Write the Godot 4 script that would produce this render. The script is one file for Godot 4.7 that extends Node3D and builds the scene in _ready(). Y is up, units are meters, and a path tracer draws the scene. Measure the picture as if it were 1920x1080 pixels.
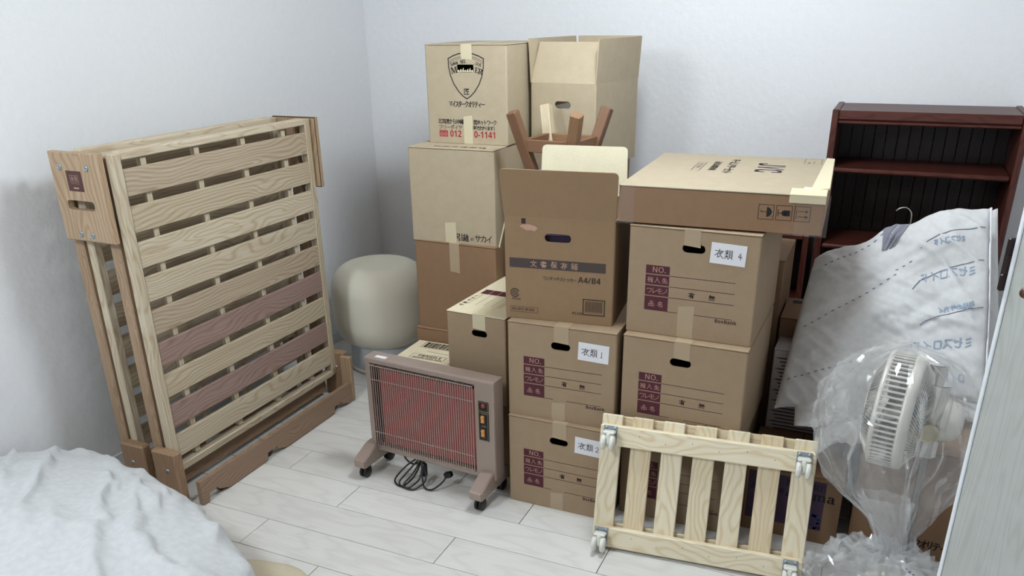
extends Node3D

# ---------------------------------------------------------------- helpers: naming
var used := {}
var mats := {}
var boxes := {}
var rng := RandomNumberGenerator.new()

func numbered(called: String) -> String:
	if not used.has(called):
		used[called] = 0
		return called
	used[called] += 1
	return "%s_%03d" % [called, used[called]]

func thing(called: String, label: String, category: String, at := Vector3.ZERO, turn := 0.0, group := "") -> Node3D:
	var o := Node3D.new()
	o.name = numbered(called)
	add_child(o)
	o.position = at
	o.rotation.y = turn
	o.set_meta("label", label)
	o.set_meta("category", category)
	if group:
		o.set_meta("group", group)
	return o

func part(parent: Node3D, called: String, mesh: Mesh, mat: Material, xf := Transform3D.IDENTITY, label := "") -> MeshInstance3D:
	var o := MeshInstance3D.new()
	o.mesh = mesh
	o.material_override = mat
	o.transform = xf
	if parent == self:
		o.name = numbered(called)
		add_child(o)
	else:
		o.name = called
		var n := 1
		while parent.has_node(NodePath(o.name)):
			o.name = "%s_%03d" % [called, n]
			n += 1
		parent.add_child(o, true)
	if label:
		o.set_meta("label", label)
	return o

func structure(called: String, mesh: Mesh, mat: Material, label: String, category: String, xf := Transform3D.IDENTITY) -> MeshInstance3D:
	var o := part(self, called, mesh, mat, xf)
	o.set_meta("kind", "structure")
	o.set_meta("label", label)
	o.set_meta("category", category)
	return o

func at(x: float, y: float, z: float) -> Transform3D:
	return Transform3D(Basis.IDENTITY, Vector3(x, y, z))

# a board stored along x, laid along another axis
func upright(x: float, y: float, z: float) -> Transform3D:      # length up, width along x, thickness z
	return Transform3D(Basis(Vector3(0, 1, 0), Vector3(-1, 0, 0), Vector3(0, 0, 1)), Vector3(x, y, z))

func upright_side(x: float, y: float, z: float) -> Transform3D:  # length up, width along z, thickness x
	return Transform3D(Basis(Vector3(0, 1, 0), Vector3(0, 0, 1), Vector3(1, 0, 0)), Vector3(x, y, z))

func along_z(x: float, y: float, z: float) -> Transform3D:       # length along z, width up, thickness x
	return Transform3D(Basis(Vector3(0, 0, -1), Vector3(0, 1, 0), Vector3(1, 0, 0)), Vector3(x, y, z))

# ---------------------------------------------------------------- helpers: meshes
func begin() -> SurfaceTool:
	var st := SurfaceTool.new()
	st.begin(Mesh.PRIMITIVE_TRIANGLES)
	st.set_smooth_group(-1)
	return st

func done(st: SurfaceTool) -> ArrayMesh:
	st.generate_normals()
	return st.commit()

func tri(st: SurfaceTool, a: Vector3, b: Vector3, c: Vector3) -> void:
	st.add_vertex(a)
	st.add_vertex(b)
	st.add_vertex(c)

# a convex face turned to look along n
func face(st: SurfaceTool, p: Array, n: Vector3) -> void:
	var c: Vector3 = (p[1] - p[0]).cross(p[2] - p[0])
	if c.length_squared() < 1e-16 and p.size() > 3:
		c = (p[2] - p[0]).cross(p[3] - p[0])
	var flip := c.dot(n) > 0.0
	for i in range(1, p.size() - 1):
		if flip:
			tri(st, p[0], p[i + 1], p[i])
		else:
			tri(st, p[0], p[i], p[i + 1])

func add_cbox(st: SurfaceTool, size: Vector3, c: float, xf := Transform3D.IDENTITY) -> void:
	var h := size * 0.5
	c = minf(c, minf(h.x, minf(h.y, h.z)) * 0.9)
	var mk := func(a: int, va: float, b: int, vb: float, d: int, vd: float) -> Vector3:
		var v := Vector3.ZERO
		v[a] = va
		v[b] = vb
		v[d] = vd
		return xf * v
	for a in 3:
		var b := (a + 1) % 3
		var d := (a + 2) % 3
		for s in [-1.0, 1.0]:
			var n := Vector3.ZERO
			n[a] = s
			n = xf.basis * n
			var pts := []
			for k in [[-1, -1], [1, -1], [1, 1], [-1, 1]]:
				pts.append(mk.call(a, s * h[a], b, k[0] * (h[b] - c), d, k[1] * (h[d] - c)))
			face(st, pts, n)
			if c > 0.0:
				for t in [-1.0, 1.0]:
					var m := Vector3.ZERO
					m[b] = s
					m[d] = t
					face(st, [mk.call(a, -(h[a] - c), b, s * h[b], d, t * (h[d] - c)), mk.call(a, h[a] - c, b, s * h[b], d, t * (h[d] - c)), mk.call(a, h[a] - c, b, s * (h[b] - c), d, t * h[d]), mk.call(a, -(h[a] - c), b, s * (h[b] - c), d, t * h[d])], xf.basis * m)
	if c > 0.0:
		for x in [-1.0, 1.0]:
			for y in [-1.0, 1.0]:
				for z in [-1.0, 1.0]:
					face(st, [xf * Vector3(x * h.x, y * (h.y - c), z * (h.z - c)), xf * Vector3(x * (h.x - c), y * h.y, z * (h.z - c)), xf * Vector3(x * (h.x - c), y * (h.y - c), z * h.z)], xf.basis * Vector3(x, y, z))

func cbox(x: float, y: float, z: float, c := 0.002) -> ArrayMesh:
	var key := "%.4f %.4f %.4f %.4f" % [x, y, z, c]
	if not boxes.has(key):
		var st := begin()
		add_cbox(st, Vector3(x, y, z), c)
		boxes[key] = done(st)
	return boxes[key]

func add_tube(st: SurfaceTool, path: Array, r: float, sides := 8, group := 0) -> void:
	st.set_smooth_group(group)
	var rings := []
	var up := Vector3(0.13, 1, 0.21).normalized()
	for i in path.size():
		var t: Vector3 = (path[mini(i + 1, path.size() - 1)] - path[maxi(i - 1, 0)]).normalized()
		var u := t.cross(up)
		if u.length() < 0.1:
			u = t.cross(Vector3(1, 0, 0.3))
		u = u.normalized()
		up = u.cross(t).normalized()
		var ring := []
		for k in sides:
			var a := TAU * k / sides
			ring.append(path[i] + (u * cos(a) + up * sin(a)) * r)
		rings.append(ring)
	for i in path.size() - 1:
		for k in sides:
			var m: int = (k + 1) % sides
			var mid: Vector3 = (rings[i][k] + rings[i + 1][m]) * 0.5
			face(st, [rings[i][k], rings[i][m], rings[i + 1][m], rings[i + 1][k]], mid - (path[i] + path[i + 1]) * 0.5)
	st.set_smooth_group(-1)
	face(st, rings[0], path[0] - path[1])
	face(st, rings[-1], path[-1] - path[-2])

func curve_points(p: Array, n := 6) -> Array:
	var c := Curve3D.new()
	for i in p.size():
		var t: Vector3 = (p[mini(i + 1, p.size() - 1)] - p[maxi(i - 1, 0)]) / 6.0
		c.add_point(p[i], -t, t)
	var out := []
	for i in p.size() - 1:
		for k in n:
			out.append(c.sample(i, float(k) / n))
	out.append(p[-1])
	return out

# profile of (radius, height) points turned about y; every third value may mark a sharp corner
func add_lathe(st: SurfaceTool, prof: Array, segs := 40, xf := Transform3D.IDENTITY, sharp := false) -> void:
	for i in prof.size() - 1:
		st.set_smooth_group(i + 1 if sharp else 0)
		var a: Vector2 = prof[i]
		var b: Vector2 = prof[i + 1]
		var dn := Vector2(b.y - a.y, -(b.x - a.x))
		for k in segs:
			var t0 := TAU * k / segs
			var t1 := TAU * (k + 1) / segs
			var tm := (t0 + t1) * 0.5
			var q := []
			for e in [[a, t0], [a, t1], [b, t1], [b, t0]]:
				q.append(xf * Vector3(e[0].x * cos(e[1]), e[0].y, e[0].x * sin(e[1])))
			var n := xf.basis * Vector3(dn.x * cos(tm), dn.y, dn.x * sin(tm))
			if a.x < 1e-6:
				face(st, [q[0], q[2], q[3]], n)
			elif b.x < 1e-6:
				face(st, [q[0], q[1], q[2]], n)
			else:
				face(st, q, n)
	st.set_smooth_group(-1)

# an outline (x, y) pushed from z0 to z1
func add_prism(st: SurfaceTool, outline: PackedVector2Array, z0: float, z1: float, xf := Transform3D.IDENTITY) -> void:
	var tris := Geometry2D.triangulate_polygon(outline)
	for i in range(0, tris.size(), 3):
		var a := outline[tris[i]]
		var b := outline[tris[i + 1]]
		var c := outline[tris[i + 2]]
		face(st, [xf * Vector3(a.x, a.y, z1), xf * Vector3(b.x, b.y, z1), xf * Vector3(c.x, c.y, z1)], xf.basis * Vector3(0, 0, z1 - z0))
		face(st, [xf * Vector3(a.x, a.y, z0), xf * Vector3(b.x, b.y, z0), xf * Vector3(c.x, c.y, z0)], xf.basis * Vector3(0, 0, z0 - z1))
	var ccw := not Geometry2D.is_polygon_clockwise(outline)
	for i in outline.size():
		var a := outline[i]
		var b := outline[(i + 1) % outline.size()]
		var n := Vector3(b.y - a.y, a.x - b.x, 0) * (1.0 if ccw else -1.0)
		face(st, [xf * Vector3(a.x, a.y, z0), xf * Vector3(b.x, b.y, z0), xf * Vector3(b.x, b.y, z1), xf * Vector3(a.x, a.y, z1)], xf.basis * n)

# a grid of points f(s, t) as a smooth skin
func add_skin(st: SurfaceTool, f: Callable, ns: int, nt: int, flip := false, group := 0) -> void:
	st.set_smooth_group(group)
	var p := []
	for j in nt + 1:
		var row := []
		for i in ns + 1:
			row.append(f.call(float(i) / ns, float(j) / nt))
		p.append(row)
	for j in nt:
		for i in ns:
			if flip:
				tri(st, p[j][i], p[j][i + 1], p[j + 1][i + 1])
				tri(st, p[j][i], p[j + 1][i + 1], p[j + 1][i])
			else:
				tri(st, p[j][i], p[j + 1][i + 1], p[j][i + 1])
				tri(st, p[j][i], p[j + 1][i], p[j + 1][i + 1])
	st.set_smooth_group(-1)

# a flat panel in the xy plane with a hole (slot with round ends, or a rectangle when corner is 0)
func add_holed(st: SurfaceTool, r: Rect2, hole: Rect2, corner: float, z: float, thick: float) -> void:
	var c := hole.get_center()
	var inside := func(p: Vector2) -> bool:
		var q := (p - c).abs() - hole.size * 0.5 + Vector2(corner, corner)
		return Vector2(maxf(q.x, 0), maxf(q.y, 0)).length() + minf(maxf(q.x, q.y), 0.0) < corner
	var angles := []
	for i in 36:
		angles.append(TAU * i / 36.0 - PI)
	for e in [r, hole]:
		for k in [e.position, e.end, Vector2(e.position.x, e.end.y), Vector2(e.end.x, e.position.y)]:
			angles.append((k - c).angle())
	angles.sort()
	var inner := []
	var outer := []
	for a in angles:
		var d := Vector2.from_angle(a)
		var lo := 0.0
		var hi := 2.0
		for k in 40:
			var m := (lo + hi) * 0.5
			if inside.call(c + d * m):
				lo = m
			else:
				hi = m
		inner.append(c + d * lo)
		var far := 1e9
		if absf(d.x) > 1e-6:
			far = minf(far, ((r.end.x if d.x > 0 else r.position.x) - c.x) / d.x)
		if absf(d.y) > 1e-6:
			far = minf(far, ((r.end.y if d.y > 0 else r.position.y) - c.y) / d.y)
		outer.append(c + d * far)
	for i in angles.size():
		var m: int = (i + 1) % angles.size()
		if angles[m] == angles[i]:
			continue
		var v := func(p: Vector2, zz: float) -> Vector3: return Vector3(p.x, p.y, zz)
		face(st, [v.call(inner[i], z), v.call(inner[m], z), v.call(outer[m], z), v.call(outer[i], z)], Vector3(0, 0, 1))
		face(st, [v.call(inner[i], z - thick), v.call(inner[m], z - thick), v.call(outer[m], z - thick), v.call(outer[i], z - thick)], Vector3(0, 0, -1))
		var mid: Vector2 = (inner[i] + inner[m]) * 0.5
		face(st, [v.call(inner[i], z), v.call(inner[m], z), v.call(inner[m], z - thick), v.call(inner[i], z - thick)], Vector3(c.x - mid.x, c.y - mid.y, 0))

# rectangles [x0, y0, x1, y1, z] joined one after the other
func add_rect_loft(st: SurfaceTool, list: Array) -> void:
	var loop := func(e: Array) -> Array:
		return [Vector3(e[0], e[1], e[4]), Vector3(e[2], e[1], e[4]), Vector3(e[2], e[3], e[4]), Vector3(e[0], e[3], e[4])]
	for i in list.size() - 1:
		var a: Array = loop.call(list[i])
		var b: Array = loop.call(list[i + 1])
		for k in 4:
			var m := (k + 1) % 4
			tri(st, a[k], b[m], a[m])
			tri(st, a[k], b[k], b[m])

# ---------------------------------------------------------------- helpers: lettering
# strokes on a 20 by 20 grid, two base-21 digits for each point, y down
var glyphs := {
	"文": "a0a4 05k5 f6cc7h1k 568cdhkk", "書": "32g2g8 05k5 38g8 2big 0dkd a0ad 5f5kfkff5f 5hfh", "保": "60390 404k 7191i1i77771 0bkb dbdk dc7j dckj",
	"存": "04k4 907a0h 5a5k 88h8dc dcdjbk9j 7dkd", "箱": "4015 3292 f0d4 e2k2 08a8 565k 5a0i 5aah c7ckjkj7c7 cbjb cfjf",
	"ワ": "2327 23i3hc9k", "ン": "2568 1ibgj5", "タ": "90561b 83h3eb4k 69de", "ッ": "375b 96ba h6fe8k", "チ": "g1a334 09k9 a3aa6k", "ス": "23h3da1k cakk",
	"ト": "707k 77hd", "カ": "15i5hhfkci a0966f1k", "ー": "0aka", "搬": "0575 404j2k 0d7a a29k a2f2fk 8bhb h2k2k7 h9kahk hbkk",
	"入": "70a35e0k a3dckk", "先": "6037 35i5 a0ab 0bkb 8b7h1k cbcjkjkg", "レ": "404jk8", "モ": "32h2 0aka 928hbjij", "ノ": "h0fa2k",
	"品": "61e1e86861 0b8b8k0k0b cbkbkkckcb", "名": "9019 83g3bb0g 66aa 7cicik7k7c", "有": "04k4 a07a0e 797k 79g9gjek 7dgd 7ggg",
	"無": "4016 35j5 08k8 0ckc 444c 848c c4cc g4gc 1g0k 6g6k bgck ggjk", "衣": "a0a3 04k4 a4790f 797jcg g5b9 a8dekk h7db",
	"類": "505a 0595 1133 9172 560a 569a 0e9e 5b5e0k 5e9k a1k1 c4cgjgj4c4 c8j8 ccjc dgak hgkk", "マ": "13j3bc 69dh", "イ": "i0b80e b7bk",
	"ク": "9019 83h3fb4k", "オ": "06k6 d0dk9i d67d0i", "リ": "414c f0fc8k", "テ": "42g2 08k8 a89f4k", "ィ": "h6ba3e babk",
	"北": "606k 0666 0h6e c0cickkkkh j4c8", "海": "0123 0636 0k4c 9065 83k3 a68iji a6j6ik 6dkd", "道": "c0d2 j0h2 73k3 a5afifi5a5 a8i8 acic 0142 07473f0k 3f8kkk",
	"か": "06d5ce9k6i a06a1k g4kb", "ら": "60b3 545dc9i9kdgi6k", "沖": "0123 0636 0k4c 76k6kd7d76 d0dk", "縄": "403575 4015570a9a 5a5k 2d1h 8d9g c1k1k8c8c1 c4k4 bakakhbhba bdkd f1fkkk",
	"フ": "13i3gb3k", "ダ": "80451a 73f3db3k 58cd g0h3 j0k3", "ヤ": "06k4fb 608k", "ネ": "a0c3 35h50f a9ak d9kg", "国": "11k1kk1k11 55g5 69e9 5fgf a5af", "、": "0054",
	"料": "505k 08a8 1134 9164 580f 58af e1g4 d6f9 ccke j0jk", "で": "03i38a9gik e8fb h7ia", "り": "424d8a f1hd9k", "ま": "24i4 39h9 a0ah3j2fceij", "す": "04k4 d0dc8f69d9df7k", ")": "60aa6k",
	"引": "11a1a727 272dadak6j i0ik", "越": "2494 606b 0b9b 6b6i 6eae 3f1k 2hckkk d5k5 d5bf f0gbkh j9eh", "の": "a48e4i1d38b3h6kbheci", "サ": "06k6 606d e0ec8k",
	"匠": "k1111kkk h38587c4h 8aka eaei", "ミ": "52h5 59gc 4fhk", "セ": "0ak5fb 606hakhi", "ロ": "33h3hj3j33", "ド": "707k 77hd c0e3 g0i3", "ム": "a01ihi ebkk", "ホ": "04k4 a0ak 580f f8ke", "シ": "2265 1847 1jakj8", "ア": "13i3ea a6 a69c3k"}

func ribbon(st: SurfaceTool, a: Vector2, b: Vector2, w: float) -> void:
	var d := (b - a).normalized() * w * 0.5
	if a.is_equal_approx(b):
		d = Vector2(w * 0.5, 0)
	var n := Vector2(-d.y, d.x)
	var p := [a - d + n, b + d + n, b + d - n, a - d - n]
	face(st, [Vector3(p[0].x, p[0].y, 0), Vector3(p[1].x, p[1].y, 0), Vector3(p[2].x, p[2].y, 0), Vector3(p[3].x, p[3].y, 0)], Vector3(0, 0, 1))

func stroke_list(g: String) -> Array:
	var out := []
	for s in g.split(" ", false):
		var line := []
		for i in range(0, s.length() - 1, 2):
			line.append(Vector2("0123456789abcdefghijk".find(s[i]), "0123456789abcdefghijk".find(s[i + 1])) / 20.0)
		if line.size() > 1:
			out.append(line)
	return out

func jp(st: SurfaceTool, text: String, x: float, y: float, h: float, wide := 1.0, thick := 0.1, gap := 1.12) -> void:
	for ch in text:
		if glyphs.has(ch):
			for line in stroke_list(glyphs[ch]):
				for i in line.size() - 1:
					ribbon(st, Vector2(x + line[i].x * h * wide, y + (1.0 - line[i].y) * h), Vector2(x + line[i + 1].x * h * wide, y + (1.0 - line[i + 1].y) * h), h * thick)
		x += h * wide * gap

func latin(st: SurfaceTool, text: String, x: float, y: float, h: float, turn := 0.0, font := "Droid Sans", bold := false, wide := 1.0) -> void:
	var tm := TextMesh.new()
	var f := SystemFont.new()
	f.font_names = [font]
	f.font_weight = 700 if bold else 400
	tm.font = f
	tm.font_size = 64
	tm.text = text
	tm.depth = 0.0
	tm.pixel_size = h / 46.0
	tm.horizontal_alignment = HORIZONTAL_ALIGNMENT_LEFT
	tm.vertical_alignment = VERTICAL_ALIGNMENT_CENTER
	var b := Basis(Vector3(0, 0, 1), turn) * Basis.from_scale(Vector3(wide, 1, 1))
	var xf := Transform3D(b, Vector3(x, y, 0))
	var arr := tm.get_mesh_arrays()
	var vs: PackedVector3Array = arr[Mesh.ARRAY_VERTEX]
	var ix: PackedInt32Array = arr[Mesh.ARRAY_INDEX] if arr[Mesh.ARRAY_INDEX] != null else PackedInt32Array(range(vs.size()))
	for i in range(0, ix.size() - 2, 3):
		face(st, [xf * vs[ix[i]], xf * vs[ix[i + 1]], xf * vs[ix[i + 2]]], Vector3(0, 0, 1))

func rect(st: SurfaceTool, x0: float, y0: float, x1: float, y1: float) -> void:
	face(st, [Vector3(x0, y0, 0), Vector3(x1, y0, 0), Vector3(x1, y1, 0), Vector3(x0, y1, 0)], Vector3(0, 0, 1))

func frame(st: SurfaceTool, x0: float, y0: float, x1: float, y1: float, w: float) -> void:
	ribbon(st, Vector2(x0, y0), Vector2(x1, y0), w)
	ribbon(st, Vector2(x1, y0), Vector2(x1, y1), w)
	ribbon(st, Vector2(x1, y1), Vector2(x0, y1), w)
	ribbon(st, Vector2(x0, y1), Vector2(x0, y0), w)

func polyline(st: SurfaceTool, p: Array, w: float) -> void:
	for i in p.size() - 1:
		ribbon(st, p[i], p[i + 1], w)

func disc(st: SurfaceTool, c: Vector2, r: float, r_in := 0.0, from := 0.0, to := TAU) -> void:
	for i in 24:
		var a := Vector2.from_angle(lerpf(from, to, i / 24.0))
		var b := Vector2.from_angle(lerpf(from, to, (i + 1) / 24.0))
		var p := [c + a * r_in, c + a * r, c + b * r, c + b * r_in]
		face(st, [Vector3(p[0].x, p[0].y, 0), Vector3(p[1].x, p[1].y, 0), Vector3(p[2].x, p[2].y, 0), Vector3(p[3].x, p[3].y, 0)].slice(1 if r_in == 0.0 else 0) if r_in > 0.0 else [Vector3(c.x, c.y, 0), Vector3(p[1].x, p[1].y, 0), Vector3(p[2].x, p[2].y, 0)], Vector3(0, 0, 1))

# ---------------------------------------------------------------- helpers: materials
func noise(freq: float, sd: int, octaves := 4) -> FastNoiseLite:
	var n := FastNoiseLite.new()
	n.seed = sd
	n.frequency = freq
	n.fractal_octaves = octaves
	n.noise_type = FastNoiseLite.TYPE_SIMPLEX_SMOOTH
	return n

func plain(key: String, c: Color, rough := 0.6, metal := 0.0) -> StandardMaterial3D:
	if mats.has(key):
		return mats[key]
	var m := StandardMaterial3D.new()
	m.resource_name = key
	m.albedo_color = c
	m.roughness = rough
	m.metallic = metal
	mats[key] = m
	return m

# flecked texture: noise between two tones
func grain_image(size: int, a: Color, b: Color, freq: float, sd: int, lines := 0.0, fleck := 0.5) -> ImageTexture:
	var n1 := noise(freq, sd).get_seamless_image(size, size).get_data()
	var n2 := noise(freq * 9.0, sd + 1, 2).get_seamless_image(size, size).get_data()
	var data := PackedByteArray()
	data.resize(size * size * 3)
	for i in size * size:
		var x := i % size
		var t := lerpf(n1[i] / 255.0, n2[i] / 255.0, fleck)
		t = clampf(t + lines * sin(TAU * x / 8.0), 0.0, 1.0)
		data[i * 3] = int(255.0 * lerpf(a.r, b.r, t))
		data[i * 3 + 1] = int(255.0 * lerpf(a.g, b.g, t))
		data[i * 3 + 2] = int(255.0 * lerpf(a.b, b.b, t))
	return ImageTexture.create_from_image(Image.create_from_data(size, size, false, Image.FORMAT_RGB8, data))

# long grain along u with arched rings
func wood_image(a: Color, b: Color, rings: int, warp: float, sd: int, streak := 0.35) -> ImageTexture:
	var w := 512
	var h := 256
	var f1 := noise(0.004, sd, 3)
	var n1 := f1.get_seamless_image(w, h).get_data()
	var n2 := noise(0.09, sd + 5, 3).get_seamless_image(h, h).get_data()
	var data := PackedByteArray()
	data.resize(w * h * 3)
	for y in h:
		for x in w:
			var i := y * w + x
			var s := 0.5 + 0.5 * sin(TAU * (float(rings) * y / h + warp * n1[i] / 255.0))
			s = s * s * s
			var f := n2[y * h + ((x >> 4) % h)] / 255.0
			var t := clampf(0.65 * s + streak * f, 0.0, 1.0)
			data[i * 3] = int(255.0 * lerpf(a.r, b.r, t))
			data[i * 3 + 1] = int(255.0 * lerpf(a.g, b.g, t))
			data[i * 3 + 2] = int(255.0 * lerpf(a.b, b.b, t))
	return ImageTexture.create_from_image(Image.create_from_data(w, h, false, Image.FORMAT_RGB8, data))

func turned_grain(t: ImageTexture) -> ImageTexture:
	var im := t.get_image()
	im.rotate_90(CLOCKWISE)
	return ImageTexture.create_from_image(im)

func tri_mat(key: String, tex: Texture2D, tint: Color, scale: Vector3, rough := 0.6, offset := Vector3.ZERO) -> StandardMaterial3D:
	if mats.has(key):
		return mats[key]
	var m := plain(key, tint, rough)
	m.albedo_texture = tex
	m.uv1_triplanar = true
	m.uv1_triplanar_sharpness = 8.0
	m.uv1_scale = scale
	m.uv1_offset = offset
	return m

var cedar: Array = []
var cedar_end: Array = []
var pine: Array = []
var stoolwood: Array = []
var walnut: Array = []

func pick(list: Array) -> Material:
	return list[rng.randi() % list.size()]

func make_materials() -> void:
	var t1 := wood_image(Color(1, 1, 1), Color(0.85, 0.79, 0.74), 20, 4.5, 11, 0.6)
	var t2 := wood_image(Color(1, 1, 1), Color(0.86, 0.8, 0.75), 17, 6.0, 29, 0.6)
	var tints := [Color(0.8, 0.765, 0.68), Color(0.77, 0.73, 0.64), Color(0.82, 0.785, 0.7), Color(0.74, 0.69, 0.61), Color(0.63, 0.545, 0.52), Color(0.78, 0.74, 0.65)]
	for i in tints.size():
		cedar.append(tri_mat("cedar%d" % i, t1 if i % 2 else t2, tints[i], Vector3(0.8, 4.0, 4.0), 0.62, Vector3(0.37 * i, 0.23 * i, 0.11 * i)))
	for i in 2:
		cedar_end.append(tri_mat("cedar_plate%d" % i, t1, [Color(0.68, 0.59, 0.49), Color(0.62, 0.515, 0.415)][i], Vector3(1.3, 5, 5), 0.55, Vector3(0.2, 0.6 * i, 0.4)))
	var t3 := wood_image(Color(1, 1, 1), Color(0.92, 0.86, 0.78), 9, 4.0, 47, 0.35)
	for i in 4:
		pine.append(tri_mat("pine%d" % i, t3, [Color(0.89, 0.86, 0.77), Color(0.87, 0.835, 0.735), Color(0.91, 0.88, 0.79), Color(0.86, 0.81, 0.7)][i], Vector3(1.2, 5, 5), 0.6, Vector3(0.31 * i, 0.17 * i, 0.4 * i)))
	for i in 3:
		stoolwood.append(tri_mat("stool_wood%d" % i, t1, [Color(0.5, 0.37, 0.27), Color(0.84, 0.8, 0.69), Color(0.6, 0.47, 0.35)][i], Vector3(2, 9, 9), 0.5, Vector3(0.3 * i, 0, 0)))
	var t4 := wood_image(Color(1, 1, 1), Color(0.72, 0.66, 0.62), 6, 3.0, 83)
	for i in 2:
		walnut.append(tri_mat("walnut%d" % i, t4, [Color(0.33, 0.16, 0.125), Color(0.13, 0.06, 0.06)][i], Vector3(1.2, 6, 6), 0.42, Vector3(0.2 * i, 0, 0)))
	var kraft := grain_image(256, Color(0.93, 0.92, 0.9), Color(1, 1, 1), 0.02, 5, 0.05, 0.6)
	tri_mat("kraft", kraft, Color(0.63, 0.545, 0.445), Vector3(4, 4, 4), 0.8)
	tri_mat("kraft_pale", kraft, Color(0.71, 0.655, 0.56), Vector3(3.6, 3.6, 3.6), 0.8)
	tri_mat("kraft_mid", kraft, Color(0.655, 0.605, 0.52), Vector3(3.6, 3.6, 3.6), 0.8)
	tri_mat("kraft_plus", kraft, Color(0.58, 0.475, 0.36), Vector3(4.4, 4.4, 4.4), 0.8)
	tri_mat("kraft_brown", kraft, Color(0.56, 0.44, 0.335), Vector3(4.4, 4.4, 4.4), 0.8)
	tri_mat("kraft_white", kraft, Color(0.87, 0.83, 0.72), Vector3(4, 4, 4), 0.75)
	tri_mat("flap_inside", kraft, Color(0.91, 0.88, 0.77), Vector3(3, 3, 3), 0.8)
	tri_mat("coated_white", kraft, Color(0.72, 0.7, 0.7), Vector3(3, 3, 3), 0.5)
	plain("tape", Color(0.665, 0.59, 0.485), 0.35)
	plain("tape_cream", Color(0.79, 0.75, 0.63), 0.5)
	plain("ink", Color(0.1, 0.075, 0.085), 0.75)
	plain("ink_grey", Color(0.27, 0.23, 0.22), 0.75)
	plain("ink_brown", Color(0.2, 0.13, 0.11), 0.75)
	plain("ink_maroon", Color(0.3, 0.09, 0.15), 0.7)
	plain("ink_red", Color(0.62, 0.15, 0.18), 0.7)
	plain("ink_pale", Color(0.72, 0.58, 0.5), 0.75)
	plain("ink_violet", Color(0.27, 0.2, 0.3), 0.7)
	plain("paper", Color(0.88, 0.88, 0.9), 0.7)
	plain("black_plastic", Color(0.03, 0.03, 0.035), 0.4)
	plain("white_plastic", Color(0.86, 0.86, 0.83), 0.35)
	plain("zinc", Color(0.62, 0.66, 0.68), 0.35, 0.8)
	plain("steel", Color(0.72, 0.7, 0.67), 0.3, 0.9)
	plain("cavity", Color(0.06, 0.045, 0.05), 0.9)

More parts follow.
